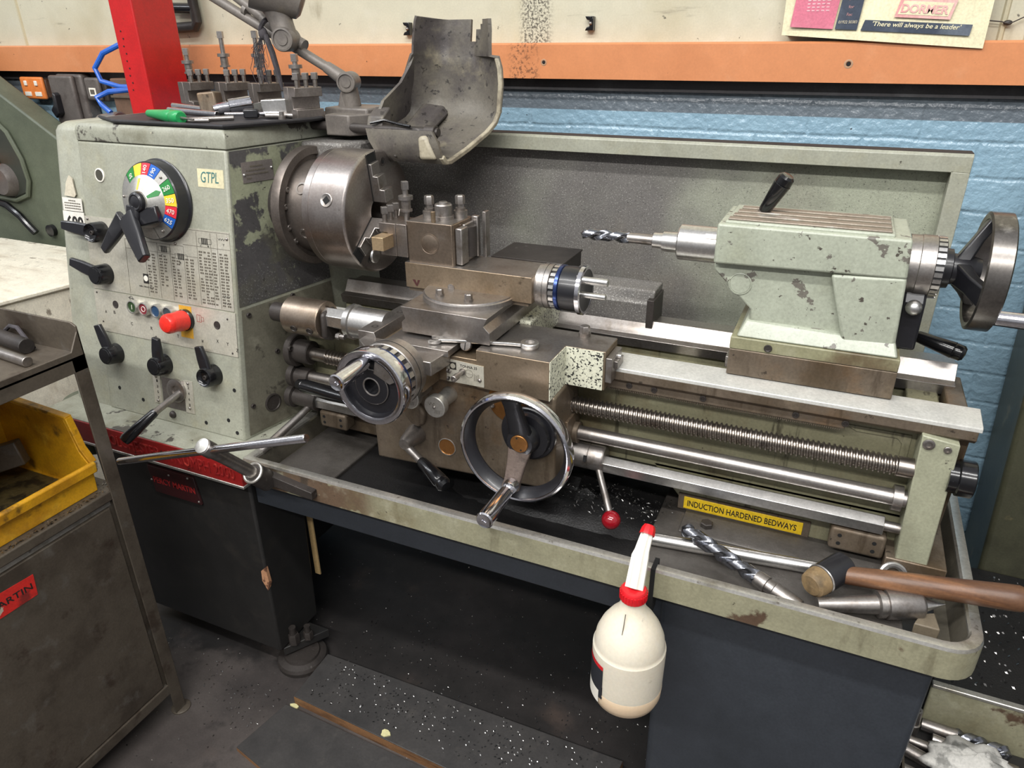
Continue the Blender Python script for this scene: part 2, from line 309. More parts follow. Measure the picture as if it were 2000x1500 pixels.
# ------------------------------------------------------------------ the setting
def wall_mat():
    m = bpy.data.materials.new('painted_brick'); m.use_nodes = True; nt = m.node_tree; N = nt.nodes; L = nt.links; b = N['Principled BSDF']
    tc = N.new('ShaderNodeTexCoord'); sp = N.new('ShaderNodeSeparateXYZ'); L.new(tc.outputs['Object'], sp.inputs[0])
    cb = N.new('ShaderNodeCombineXYZ'); L.new(sp.outputs['X'], cb.inputs['X'])
    a = N.new('ShaderNodeMath'); a.operation = 'ADD'; a.inputs[1].default_value = -.128+.0715*40; L.new(sp.outputs['Z'], a.inputs[0]); L.new(a.outputs[0], cb.inputs['Y'])
    nz = N.new('ShaderNodeTexNoise'); nz.inputs['Scale'].default_value = 9; nz.inputs['Detail'].default_value = 3; L.new(tc.outputs['Object'], nz.inputs['Vector'])
    vm = N.new('ShaderNodeVectorMath'); vm.operation = 'SCALE'; vm.inputs['Scale'].default_value = .012
    L.new(nz.outputs['Color'], vm.inputs[0])
    va = N.new('ShaderNodeVectorMath'); L.new(cb.outputs[0], va.inputs[0]); L.new(vm.outputs[0], va.inputs[1])
    br = N.new('ShaderNodeTexBrick'); br.inputs['Scale'].default_value = 1; br.inputs['Brick Width'].default_value = .222; br.inputs['Row Height'].default_value = .0715
    br.inputs['Mortar Size'].default_value = .007; br.inputs['Mortar Smooth'].default_value = 1.0; br.inputs['Bias'].default_value = 0
    L.new(va.outputs[0], br.inputs['Vector'])
    n2 = N.new('ShaderNodeTexNoise'); n2.inputs['Scale'].default_value = 58; n2.inputs['Detail'].default_value = 6; L.new(tc.outputs['Object'], n2.inputs['Vector'])
    n3 = N.new('ShaderNodeTexNoise'); n3.inputs['Scale'].default_value = 5; n3.inputs['Detail'].default_value = 5; L.new(tc.outputs['Object'], n3.inputs['Vector'])
    # height: bricks proud of the mortar, lumpy paint
    h1 = N.new('ShaderNodeMath'); h1.operation = 'MULTIPLY'; h1.inputs[1].default_value = -.4; L.new(br.outputs['Fac'], h1.inputs[0])
    h2 = N.new('ShaderNodeMath'); h2.operation = 'MULTIPLY_ADD'; L.new(n2.outputs['Fac'], h2.inputs[0]); h2.inputs[1].default_value = 1.25; L.new(h1.outputs[0], h2.inputs[2])
    bp = N.new('ShaderNodeBump'); bp.inputs['Strength'].default_value = .75; bp.inputs['Distance'].default_value = .006
    L.new(h2.outputs[0], bp.inputs['Height']); L.new(bp.outputs[0], b.inputs['Normal'])
    # two paints: grey band above, blue below
    st = N.new('ShaderNodeMapRange'); st.inputs['From Min'].default_value = .159; st.inputs['From Max'].default_value = .161; L.new(sp.outputs['Z'], st.inputs['Value'])
    mx = N.new('ShaderNodeMix'); mx.data_type = 'RGBA'; L.new(st.outputs[0], mx.inputs['Factor'])
    bl = N.new('ShaderNodeMix'); bl.data_type = 'RGBA'; L.new(n3.outputs['Fac'], bl.inputs['Factor'])
    bl.inputs['A'].default_value = (*lin((126,156,176)), 1); bl.inputs['B'].default_value = (*lin((146,176,192)), 1)
    gr = N.new('ShaderNodeMix'); gr.data_type = 'RGBA'; L.new(n3.outputs['Fac'], gr.inputs['Factor'])
    gr.inputs['A'].default_value = (*lin((84,92,100)), 1); gr.inputs['B'].default_value = (*lin((120,130,138)), 1)
    L.new(bl.outputs['Result'], mx.inputs['A']); L.new(gr.outputs['Result'], mx.inputs['B'])
    # small knocks
    n4 = N.new('ShaderNodeTexNoise'); n4.inputs['Scale'].default_value = 60; n4.inputs['Detail'].default_value = 2; L.new(tc.outputs['Object'], n4.inputs['Vector'])
    r4 = N.new('ShaderNodeMapRange'); r4.inputs['From Min'].default_value = .72; r4.inputs['From Max'].default_value = .74; L.new(n4.outputs['Fac'], r4.inputs['Value'])
    mk = N.new('ShaderNodeMix'); mk.data_type = 'RGBA'; L.new(r4.outputs[0], mk.inputs['Factor']); L.new(mx.outputs['Result'], mk.inputs['A']); mk.inputs['B'].default_value = (*lin((60,66,72)), 1)
    L.new(mk.outputs['Result'], b.inputs['Base Color']); b.inputs['Roughness'].default_value = .2
    return m
YW = .55
w = obj('wall_back', MB().box(-4, 3, YW, YW+.12, -FLOOR, .26), wall_mat(), org=(0, YW, 0)); struct(w)
M_creamwall = mat('cream_wall_paint', (190,186,165), .4, 0, grime=.4, layers=[((176,162,120), 5, .35, .6, {'win':(('X',.045,.035,.03),),'amt':.6,'st':(1,1,.3)}), ((62,57,50), 170, .47, .56, {'win':(('X',.118,.022,.03),),'rg':.7,'amt':.9}), ((172,164,136), 2.6, .5, .7, {'amt':.6}), ((142,134,112), 11, .6, .72, {'amt':.6,'seed':3,'st':(1,1,.35)}), ((112,106,92), 5, .62, .70, {'amt':.6,'seed':13,'st':(.5,1,4)}), ((60,56,50), 36, .68, .71, {'seed':5,'amt':.8}), ((200,197,182), 7, .55, .75, {'amt':.6,'seed':8})], bump=.1, bscale=26)
u = obj('wall_back_upper', MB().box(-4, 3, YW+.0, YW+.12, .26, 2.4), M_creamwall, org=(0, YW, 0)); struct(u)
M_orange = mat('orange_trunking', (198,130,86), .4, 0, grime=.4, layers=[((70,52,42), 170, .50, .58, {'win':(('X',.108,.02,.03),),'rg':.7,'amt':.8}), ((178,112,70), 3, .5, .72, {'amt':.5}), ((90,62,44), 55, .705, .725, {'seed':4}), ((206,146,106), 10, .55, .75, {'amt':.5,'seed':7}), ((110,60,36), 30, .62, .68, {'win':(('X',-1.0,.02,.03),),'seed':9})], bump=.03)
rail = obj('trim_1', MB().prism([(YW-.05,.232),(YW,.232),(YW,.31),(YW-.046,.31),(YW-.05,.306)], 'x', -4, 3), M_orange, org=(0,YW,.25)); struct(rail)
for i, (px_, sc_) in enumerate([(-.50,1),(.16,1),(.83,1.15)]):
    r = MB().lathe((px_, YW-.0495, .268), (0,-1,0), [(0,.0075*sc_),(.001,.0075*sc_),(.0012,.005*sc_),(.0004,.0042*sc_)], 20)
    struct(obj('trim_fixing', r, [mat('rivet_ring', (186,150,120), .4, .3)], rail))
    struct(obj('trim_fixing_hole', MB().cyl((px_, YW-.0496, .268), (px_, YW-.0504, .268), .004*sc_, n=16), M_blackgap, rail))
# dark strip under the trunking standing in for its shadow
struct(obj('trim_2', MB().box(-4, 3, YW-.012, YW, .205, .232), mat('trunking_shadow', (58,56,58), .6, 0, [((84,84,86), 8, .5, .7, {'amt':.6})]), org=(0,YW,.2)))
# cream wall seams: upright joints of the boarding at the right, and one cable run at the left
for i, x in enumerate((-1.75, 1.09, 1.135)):
    struct(obj('trim_%d' % (3+i), MB().prism([(x-.006,YW),(x-.003,YW-.005),(x+.003,YW-.005),(x+.006,YW)], 'z', .31, 2.4), M_creamwall, org=(x,YW,.31)))
# floor: oil-blackened concrete, lathe's shade painted in towards the wall, bright specks of swarf
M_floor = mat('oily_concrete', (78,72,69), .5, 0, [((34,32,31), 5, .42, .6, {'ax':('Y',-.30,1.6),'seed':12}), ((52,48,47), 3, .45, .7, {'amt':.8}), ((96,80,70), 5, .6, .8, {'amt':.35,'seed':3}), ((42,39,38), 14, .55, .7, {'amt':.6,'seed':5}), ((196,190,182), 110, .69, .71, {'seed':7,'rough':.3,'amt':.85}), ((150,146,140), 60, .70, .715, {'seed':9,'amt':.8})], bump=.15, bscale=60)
M_floor.name = 'oily_concrete'
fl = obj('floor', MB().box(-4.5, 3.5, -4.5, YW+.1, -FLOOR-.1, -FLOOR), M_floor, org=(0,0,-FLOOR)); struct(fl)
# ------------------------------------------------------------------ THE LATHE
L = thing('engine_lathe', (.2, 0, -FLOOR), 'large grey-green engine lathe filling the picture, chuck at left and tailstock at right', 'lathe')
K = .1477
def yf(z): return -.151 + K*(z-.123)
NH = V((0,-1,K)).normalized(); UH = V((1,0,0)); WH = V((0,K,1)).normalized()
def HS(x, z, off=0): return V((x, yf(z), z)) + NH*off
SL = .18   # the right end face of the headstock turns back at an angle
XC = -.242
def hs_section(z, inset=0):
    y = yf(z)+inset; yb = .22
    return [(-.66+inset*0, y), (XC-inset, y), (XC-inset*.5+SL*(yb-y), yb), (-.66, yb)]
# --- headstock casting
mb = MB()
zs = [-.475, -.182, .129]
mb.loft([[(x,y,z) for x,y in hs_section(z)] for z in zs])
HSK = obj('headstock', mb, [M_paint], L, bevel=.004)
# right end face of the headstock: scuffed and dirty (own skin on the angled face)
def face_pt(z, t, off=.0012):
    y0 = yf(z); y = y0 + t*(.06-y0); n = V((1,-SL,0)).normalized()
    return V((XC+SL*(y-y0), y, z)) + n*off
mb = MB(); rows = 6; colsn = 6
def face_skin(z0, z1, t0=.03, t1=1.0, off=.0015):
    m_ = MB(); g = [[face_pt(z0+(z1-z0)*i/rows, t0+(t1-t0)*j/colsn, off) for j in range(colsn+1)] for i in range(rows+1)]
    b = [[p - V((1,-SL,0)).normalized()*.004 for p in r] for r in g]
    vs = [p for r in g for p in r]; n = colsn+1
    m_.add(vs, [(i*n+j, i*n+j+1, (i+1)*n+j+1, (i+1)*n+j) for i in range(rows) for j in range(colsn)])
    return m_
obj('end_face', face_skin(-.18, .126), M_paint_face, HSK, org=(0,0,0), label='scuffed and chipped end face beside the chuck')
# top cover with rounded edges
mb = MB()
rr = [(.130,.001),(.150,.001),(.160,.004),(.1655,.010),(.1675,.022)]
mb.loft([[(x,y,z) for x,y in [(-.66+i_,yf(.14)-.003+i_),(XC+.004-i_,yf(.14)-.003+i_),(XC+.004-i_+SL*.37,.225-i_),(-.66+i_,.225-i_)]] for z,i_ in rr])
obj('top_cover', mb, M_paint_worn, HSK, bevel=.002)
# left end cover (gear guard)
mb = MB()
for zb, xl in ((-.475,-.80),(.16,-.752)):
    pass
def ec(z, xl, ins=0):
    y = yf(z)+.004; out = []
    r = .035
    for k in range(6):
        a = pi + k*(pi/2)/5
        out.append((xl+r+r*cos(a)+ins, y+r+r*sin(a)+ins))
    out += [(-.661, y+ins), (-.661, .2), (xl+.01+ins, .2)]
    return [(x,yy,z) for x,yy in out]
mb.loft([ec(-.475,-.80), ec(.146,-.752), ec(.156,-.752,.004), ec(.163,-.752,.014)])
obj('end_cover', mb, M_paint, HSK)
# flaked patch and vent eye
obj('sight_glass', MB().lathe(HS(-.6,.062,0), NH, [(0,.0145),(.002,.0145),(.003,.012),(.0015,.0115),(.001,.0001)], 28), [M_white], HSK)
obj('sight_glass_lens', MB().cyl(HS(-.6,.062,.0012), HS(-.6,.062,.002), .0112), mat('dark_glass', (70,68,60), .1), HSK)
# lower gearbox end panel (oily) on the angled face
obj('gearbox_end_plate', face_skin(-.465, -.186, .04, .99, .004), mat('gearbox_end_oily', (108,105,92), .4, .1, [((72,66,56), 7, .45, .7, {'amt':.8}), ((140,138,122), 12, .56, .72, {'amt':.6,'seed':3}), ((52,48,44), 22, .6, .68, {'seed':5,'amt':.7})], bump=.1, bscale=140), HSK)
NF = V((1,-SL,0)).normalized()
for t, z in ((.1,-.2),(.55,-.19),(.34,-.30),(.08,-.40),(.55,-.44)):
    p = face_pt(z, t, .004); obj('cap_screw', MB().capscrew(p, NF, .0055, .004), M_darkiron, HSK)
p = face_pt(-.413, .26, .003)
obj('blanking_plug', MB().lathe(p, NF, [(0,.021),(.003,.021),(.004,.018),(.0015,.017),(.001,.0001)], 28), M_darkiron, HSK)
# rating plate on the end face
UF = V((SL,1,0)).normalized()
def fplate(z, t, w_, h_, d=.0015):
    c = face_pt(z, t, .002); return c
pc = face_pt(.082, .32, .003)
e1 = (UF + V((0,0,-.02))).normalized()
obj('rating_plate', MB().obox(pc, .075, .0015, .04, e1, (0,0,1)), mat('steel_plate_grey', (150,142,138), .35, .6), HSK, label='grey metal plate with worn embossed lines')
for r_, wd in enumerate((.034,.05,.056,.014)):
    q = pc + NF*.001 - e1*(.0285 if r_ else .017) + V((0,0,.011-.008*r_))
    for k in range(int(wd/.0026)):
        obj_ = None
mbp = MB()
for r_, wd in enumerate((.034,.05,.056,.014)):
    for k in range(int(wd/.0032)):
        q = pc + NF*.0011 - e1*(.028 if r_ else .017) + e1*.0032*k + V((0,0,.011-.0075*r_))
        mbp.obox(q, .0022, .0006, .003, e1, (0,0,1))
obj('plate_lettering', mbp, M_inkgrey, HSK, label='worn unreadable lettering')
for s in (-1,1): obj('plate_rivet', MB().sphere(pc+e1*s*.034+NF*.001+V((0,0,-.004 if s<0 else .004)), .003, 12, 8), M_bright, HSK)
# top rear bearing cap lump behind the flange
obj('bearing_cap', MB().prism([(-.2,.02),(-.10,.02),(-.075,.06),(-.075,.19),(-.2,.19)], 'z', -.1, .128), M_paint_dust, HSK, bevel=.006)

# --- printed plates on the headstock front
def hplate(name, x0, x1, z0, z1, m_, off=.0015, parent=None, label=None):
    mb = MB(); P = [HS(x0,z0,0),HS(x1,z0,0),HS(x1,z1,0),HS(x0,z1,0)]; Q = [p+NH*off for p in P]
    mb.hexa(P+Q); return obj(name, mb, m_, parent or L, label=label)
CP = hplate('thread_chart_plate', -.664, -.246, -.187, -.027, M_plate, label='pale printed plate with columns of thread figures')
def hbar(mb, x, z, w_, h_, off=.0017): 
    P = [HS(x,z,off),HS(x+w_,z,off),HS(x+w_,z+h_,off),HS(x,z+h_,off)]; mb.hexa(P+[p+NH*.0002 for p in P])
mb = MB()
# rules
for x in (-.545,-.487,-.45,-.413,-.374,-.335,-.297,-.279): hbar(mb, x, -.184, .0006, .118 if x<-.34 else .152)
for z, x0, x1 in ((-.066,-.545,-.374),(-.0855,-.545,-.335),(-.062,-.374,-.246),(-.03,-.545,-.246)): hbar(mb, x0, z, x1-x0, .0006)
obj('chart_rules', mb, M_inkgrey, CP)
mb = MB(); rnd = random.Random(4)
colx = [-.482,-.468,-.446,-.433,-.409,-.396,-.37,-.357,-.331,-.318,-.307,-.294,-.275,-.262]
for c in colx:
    ztop = -.09 if c < -.34 else -.07
    n = int((ztop+.182)/.0062)
    if -.45 < c < -.43: n -= 3
    for k in range(n):
        if rnd.random() < .06: continue
        wd = rnd.choice((.006,.008,.0095))
        hbar(mb, c, ztop-.0062*k-.004, wd*.44, .0034); hbar(mb, c+wd*.56, ztop-.0062*k-.004, wd*.44, .0034)
obj('chart_figures', mb, M_inkgrey, CP, label='columns of tiny worn figures')
# gear pictograms: small hatched worm blocks, coil signs, letters
mb = MB()
for (x, z) in ((-.303-.012,-.05),(-.505,-.098),(-.432,-.077),(-.385,-.088)):
    hbar(mb, x-.014, z-.005, .034, .0005); hbar(mb, x-.014, z+.005, .034, .0005); hbar(mb, x-.014, z-.005, .0005, .01); hbar(mb, x+.02, z-.005, .0005, .01)
    for k in range(4): hbar(mb, x-.006+.0045*k, z-.0065, .0026, .013)
for (x, z) in ((-.268,-.042),(-.518,-.062)):
    for k in range(6): 
        s = 1 if k % 2 else -1
        a = HS(x-.008+.003*k, z-.002*s, .0017); b_ = HS(x-.005+.003*k, z+.002*s, .0017)
        mb.tube([a,b_], .0005, 4)
for k, z in enumerate((-.158,-.172)):
    for j in range(6):
        s = 1 if j % 2 else -1
        mb.tube([HS(-.272+.003*j, z-.002*s, .0017), HS(-.269+.003*j, z+.002*s, .0017)], .0005, 4)
obj('chart_pictograms', mb, M_ink, CP)
for s, x, z, h in (('C',-.325,-.062,.005),('W',-.306,-.062,.005),('C',-.44,-.094,.0055),('W',-.388,-.104,.0055),('Y',-.264,-.055,.005)):
    text('chart_letter', s, M_ink, CP, HS(x,z,.0016), UH, WH, h*.85, h)
# oil badge square
mb = MB(); hbar(mb, -.5, -.157, .016, .021, .0017); obj('oil_badge', mb, M_ink, CP)
obj('oil_badge_shell', MB().lathe(HS(-.492,-.146,.002), NH, [(0,.0064),(.0004,.0064),(.0005,.0056)], 20), M_white, CP)
text('oil_caption', 'SHELL TELLUS OIL 27', M_ink, CP, HS(-.515,-.166,.0017), UH, WH, .044, .003)
for x, z in ((-.655,-.033),(-.252,-.04),(-.395,-.062)): obj('plate_screw', MB().sphere(HS(x,z,.0015), .0032, 12, 8), M_steel, CP)

# --- lower control plate
LP = hplate('control_plate', -.664, -.244, -.284, -.190, M_plate, label='pale control plate with push buttons and letters')
for s, x, z in (('A',-.64,-.253),('B',-.612,-.243),('C',-.583,-.256),('R',-.537,-.253),('S',-.508,-.243),('T',-.479,-.253),('W',-.43,-.252),('X',-.402,-.242),('Y',-.384,-.246),('Z',-.366+.0,-.256)):
    pass
for s, px_, pz in (('A',-.635,-.241),('B',-.607,-.239),('C',-.578,-.258),('R',-.53,-.26),('S',-.499,-.254),('T',-.468,-.266),('W',-.412,-.267),('X',-.378,-.26),('Y',-.356,-.262),('Z',-.336,-.272)):
    text('plate_letter', s, M_ink, LP, HS((px_+.664)*1.27-.664 if px_>-.6 else px_, pz, .0016), UH, WH, .0058, .007)
for x, z in ((-.598,-.217),(-.296,-.222)):
    obj('plate_hole', MB().lathe(HS(x,z,.001), NH, [(0,.009),(.001,.009),(.0012,.0075),(.0008,.007),(.0008,.0001)], 20), M_darkiron, LP)
for x, z in ((-.655,-.196),(-.266,-.205),(-.258,-.277),(-.48,-.274),(-.645,-.262)): obj('plate_screw', MB().sphere(HS(x,z,.001), .0024, 10, 6), M_darkiron, LP)
mb = MB(); hbar(mb, -.402, -.262, .036, .07, .0016); obj('yellow_backing', mb, mat('ochre_label', (206,156,50), .45), LP)
mb = MB()
for x0,z0,w_,h_ in ((-.352,-.222,.012,.0007),(-.352,-.207,.012,.0007),(-.352,-.222,.0007,.015),(-.340,-.222,.0007,.015),(-.345,-.222,.0005,.015),(-.34,-.219,.007,.0006),(-.34,-.211,.007,.0006),(-.333,-.219,.0006,.0085)): hbar(mb,x0,z0,w_,h_)
obj('motor_sign', mb, M_redletter, LP)
mb = MB(); c = HS(-.545,-.196,.0017); mb.torus(c, NH, .005, .0005, 20, 6); mb.tube([HS(-.553,-.195,.0017),HS(-.537,-.197,.0017)],.0009,5); obj('rotation_sign', mb, M_ink, LP)
# push buttons
for i, (x, colr, sg) in enumerate(((-.531,(44,66,36),'I'),(-.496,(116,40,48),'O'),(-.459,(40,66,96),''),(-.424,(60,68,74),''))):
    z = -.212
    B = obj('push_button', MB().lathe(HS(x,z,.001), NH, [(0,.0155),(.012,.0155),(.0145,.0145),(.015,.0125),(.0125,.012)], 28), M_silver, L)
    obj('button_cap', MB().lathe(HS(x,z,.008), NH, [(0,.0122),(.005,.0122),(.0058,.0115)], 26), mat('button_%d' % i, colr, .35), B)
    if sg == 'I':
        mb = MB(); P=[HS(x-.0007,z-.005,.0140),HS(x+.0007,z-.005,.0140),HS(x+.0007,z+.005,.0140),HS(x-.0007,z+.005,.0140)]; mb.hexa(P+[p+NH*.0004 for p in P]); obj('button_mark', mb, M_white, B)
    if sg == 'O': obj('button_mark', MB().torus(HS(x,z,.0140), NH, .0055, .0007, 24, 6), M_white, B)
# emergency stop mushroom
ES = obj('emergency_stop', MB().lathe(HS(-.383,-.222,.001), NH, [(0,.021),(.018,.0225),(.032,.0205),(.044,.0215),(.052,.0205),(.057,.0165),(.0595,.009),(.06,.0005)], 36), M_red, L, label='red mushroom stop button')
obj('stop_collar', MB().lathe(HS(-.383,-.222,.001), NH, [(0,.0235),(.008,.0235),(.009,.022)], 28), M_black, ES)

# --- speed dial
DX, DZ = -.422, .022
D = obj('speed_dial', MB().lathe(HS(DX,DZ,0), NH, [(0,.0835),(.004,.0845),(.006,.0815),(.008,.0805),(.03,.0785),(.0325,.0765),(.033,.074)], 64), M_blackworn, L, label='large round speed dial with coloured segments')
# coloured conical ring in sectors; angles measured from screen-right, counter-clockwise
def cone_pt(a, r, off):
    return HS(DX,DZ,off) + (UH*cos(a) + WH*sin(a))*r
R1, R2, O1, O2 = .0525, .0755, .0405, .033
def sector(a0, a1, r0, r1, o0, o1, lift=0):
    n = max(2, int((a1-a0)/.08)); mb = MB(); vs = []
    for i in range(n+1):
        a = a0+(a1-a0)*i/n; vs += [cone_pt(a, r0, o0+lift), cone_pt(a, r1, o1+lift)]
    for i in range(n+1):
        a = a0+(a1-a0)*i/n; vs += [cone_pt(a, r0, o0+lift-.003), cone_pt(a, r1, o1+lift-.003)]
    q = 2*(n+1)
    fs = [(2*i,2*i+1,2*i+3,2*i+2) for i in range(n)] + [(q+2*i,q+2*i+2,q+2*i+3,q+2*i+1) for i in range(n)]
    fs += [(2*i+1,q+2*i+1,q+2*i+3,2*i+3) for i in range(n)] + [(2*i,2*i+2,q+2*i+2,q+2*i) for i in range(n)]
    mb.add(vs, fs); return mb
d_ = radians
seg = [(118,140,M_dgreen,'50'),(98,118,M_dyellow,''),(79,98,M_dred,'140'),(58,79,M_dblue,'190'),(40,58,M_silver,''),(16,40,M_dgreen,'260'),(-4,16,M_dyellow,'350'),(-23,-4,M_dred,'470'),(-42,-23,M_dblue,'625'),(-75,-42,M_silver,''),(-220,-75,M_silver,'')]
for a0,a1,m_,s in seg:
    sg = obj('colour_segment', sector(d_(a0)+.008, d_(a1)-.008, R1, R2, O1, O2), m_, D)
    if s:
        a = d_((a0+a1)/2); er = (UH*cos(a)+WH*sin(a)); et = (UH*-sin(a)+WH*cos(a))
        rad = (er*(R2-R1) + NH*(O2-O1)).normalized()
        wd = .016 if len(s) == 3 else .011
        # lettering reads outward from the hub
        o_ = cone_pt(a, R1+.0035, O1-.0011) - et*.0045 + NH*.0008
        text('dial_figure', s, M_white, D, o_, rad, et, wd, .009, thick=.0004)
for a in (49,-58,-150,175): obj('dial_rivet', MB().sphere(cone_pt(d_(a), .066, .0375), .0028, 12, 8), M_steel, D)
obj('dial_cone', MB().lathe(HS(DX,DZ,.028), NH, [(0,.0525),(.0125,.0525),(.0285,.022),(.031,.0215)], 56), M_silver, D)
a = d_(27); er = (UH*cos(a)+WH*sin(a)); et = (UH*-sin(a)+WH*cos(a))
def cone2(r, t): return HS(DX,DZ,.0411+(.0525-r)/(.0525-.022)*.016) + er*r + et*t
mb = MB(); P = [cone2(.024,-.0025),cone2(.024,.0025),cone2(.044,.006),cone2(.051,0),cone2(.044,-.006)]
mb.add(P+[p-NH*.003 for p in P], [(0,1,2,3,4),(9,8,7,6,5)]+[(i,(i+1)%5,5+(i+1)%5,5+i) for i in range(5)]); obj('dial_pointer', mb, M_dgreen, D)
a = d_(100); er = (UH*cos(a)+WH*sin(a)); et = (UH*-sin(a)+WH*cos(a))
P = [cone2(.024,-.002),cone2(.024,.002),cone2(.046,.003),cone2(.046,-.003)]
obj('dial_pointer', MB().hexa([p-NH*.003 for p in P]+P), M_dyellow, D)
obj('dial_hub', MB().lathe(HS(DX,DZ,.05), NH, [(0,.0205),(.012,.0205),(.016,.019),(.0185,.015),(.0175,.012),(.0195,.006),(.02,.0005)], 32), M_blackworn, D)
# twin-blade lever hanging from the hub
def blade(p, q, w0, w1, th=.012):
    p = V(p); q = V(q); d = (q-p).normalized(); s = d.cross(NH).normalized(); n2 = s.cross(d)
    rings = []
    for t, w_ in ((0,w0),(.5,(w0+w1)/2),(1,w1)):
        c = p.lerp(q,t); k = .5 if t < 1 else .38
        rings.append([c+s*w_*k*a_+n2*th*.5*b_ for a_,b_ in ((-1,-.55),(-.75,-1),(.75,-1),(1,-.55),(1,.55),(.75,1),(-.75,1),(-1,.55))])
    return MB().loft(rings)
def HP(x, z, off): return HS(x, z, off)
bar_ = blade(HP(-.378,.002,.050), HP(-.462,-.020,.062), .034, .036, .014)
obj('dial_lever', bar_, M_blackworn, D, bevel=.002)
obj('dial_lever', blade(HP(DX-.012,DZ-.008,.060), HP(-.436,-.03,.064), .034, .034, .016), M_blackworn, D, bevel=.002)
obj('dial_lever', blade(HP(-.452,-.008,.064), HP(-.386,-.084,.088), .050, .036, .016), M_blackworn, D, bevel=.002)
obj('dial_lever', blade(HP(-.466,-.014,.062), HP(-.552,-.086,.046), .038, .026, .014), M_blackworn, D, bevel=.002)
# --- selector knobs: drum with a flat tab
def knob(x, z, tip, r=.023, h=.032, cap=True, wt=.030, open_=False):
    prof = [(0,r*1.04),(.004,r),(h-.004,r*.94),(h,r*.84)]
    prof += [(h-.004,r*.72),(h-.007,r*.5),(h-.007,.0005)] if open_ else [(h,r*.72),(h+.002,r*.68),(h+.002,.0005)]
    k = obj('selector_knob', MB().lathe(HS(x,z,0), NH, prof, 36), M_black, L)
    p = HS(x,z,h*.55); q = HS(tip[0],tip[1],h*.62+tip[2])
    obj('knob_tab', blade(p.lerp(q,.2), q, wt, wt*.86, .011), M_blackworn, k, bevel=.0015)
    if open_: obj('knob_screw', MB().capscrew(HS(x,z,h-.007), NH, .005, .004), M_darkiron, k)
    return k
knob(-.613,-.058,(-.70,-.048,.01), open_=True)
knob(-.615,-.150,(-.694,-.128,.006))
knob(-.614,-.333,(-.634,-.264,.006))
knob(-.462,-.334,(-.452,-.268,.006))
knob(-.316,-.334,(-.33,-.268,.004), open_=True)
# gear gate plates and joystick lever
for x0,x1,nums in ((-.505,-.482,'1357'),(-.409,-.383,'2468')):
    g = hplate('gate_scale_plate', x0, x1, -.432 if x0<-.45 else -.438, -.362, M_plate)
    for i,s in enumerate(nums): text('scale_figure', s, M_ink, g, HS(x0+.011,-.381-.0135*i,.0016), UH, WH, .0042, .0062)
    for z in (-.368,-.426): obj('plate_rivet', MB().sphere(HS((x0+x1)/2,z,.0015), .0034, 12, 8), M_steel, g)
G = hplate('gate_plate', -.478, -.41, -.436, -.366, M_steel, .0012)
obj('gate_boss', MB().lathe(HS(-.43,-.39,.001), NH, [(0,.027),(.006,.027),(.007,.025),(.006,.012),(.003,.0115),(.003,.0005)], 36), M_steel, G)
obj('drain_button', MB().sphere(HS(-.452,-.452,0), .009, 18, 10), M_darkiron, HSK)
J = obj('gear_lever', MB().cyl(HS(-.421,-.392,0), HS(-.424,-.420,.072), .0075, .0075), M_steel, L, label='steel gear lever with black grip')
pj = HS(-.424,-.418,.068); qj = HS(-.467,-.478,.122); dj = (qj-pj)
obj('lever_grip', MB().lathe(pj, dj, [(0,.008),(.006,.0098),(dj.length*.6,.0125),(dj.length*.9,.0132),(dj.length*.98,.0115),(dj.length,.006)], 24), M_black, J)
# tapped holes
for x,z in ((-.62,-.418),(-.545,-.434),(-.352,-.452),(-.262,-.458),(-.262,-.36),(-.285,-.433)):
    obj('tapped_hole', MB().lathe(HS(x,z,0), NH, [(0,.0045),(.0006,.0045),(.0007,.0036),(.0004,.0001)], 14), M_blackgap, HSK)
# maker sticker and warning labels
S = hplate('maker_sticker', -.319, -.251, .057, .092, mat('aged_sticker', (204,196,162), .5, 0, [((160,140,96), 20, .55, .7, {'amt':.6})]), .0006)
text('sticker_letters', 'GTPL', mat('sticker_teal', (66,112,110), .5), S, HS(-.31,.066,.0008), UH, WH, .046, .021, shear=.15)
W = hplate('warning_label', -.73, -.668, -.020, .008, mat('label_white', (214,210,200), .5), .0012)
mb = MB()
for r_ in range(4):
    for k in range(9 if r_ else 4): hbar(mb, -.724+.0058*k+(0 if r_ else .014), .001-.0055*r_, .0046, .0022, .0014)
obj('label_print', mb, M_inkgrey, W)
S6 = hplate('type_label', -.734, -.666, -.066, -.0215, mat('label_white2', (218,214,204), .5), .0012)
text('type_figures', '600', M_ink, S6, HS(-.724,-.060,.0014), UH, WH, .054, .030, bold=.03)
mb = MB()
P_ = [HS(x,z,.0007) for x,z in ((-.722,.012),(-.690,.010),(-.684,.016),(-.690,.050),(-.700,.056),(-.712,.040),(-.716,.026))]; mb.add(P_+[q-NH*.002 for q in P_], [(0,1,2,3,4,5,6),(13,12,11,10,9,8,7)]); obj('flaked_patch', mb, mat('bare_filler', (198,190,170), .6, 0, [((170,160,140), 20, .5, .7)]), HSK)
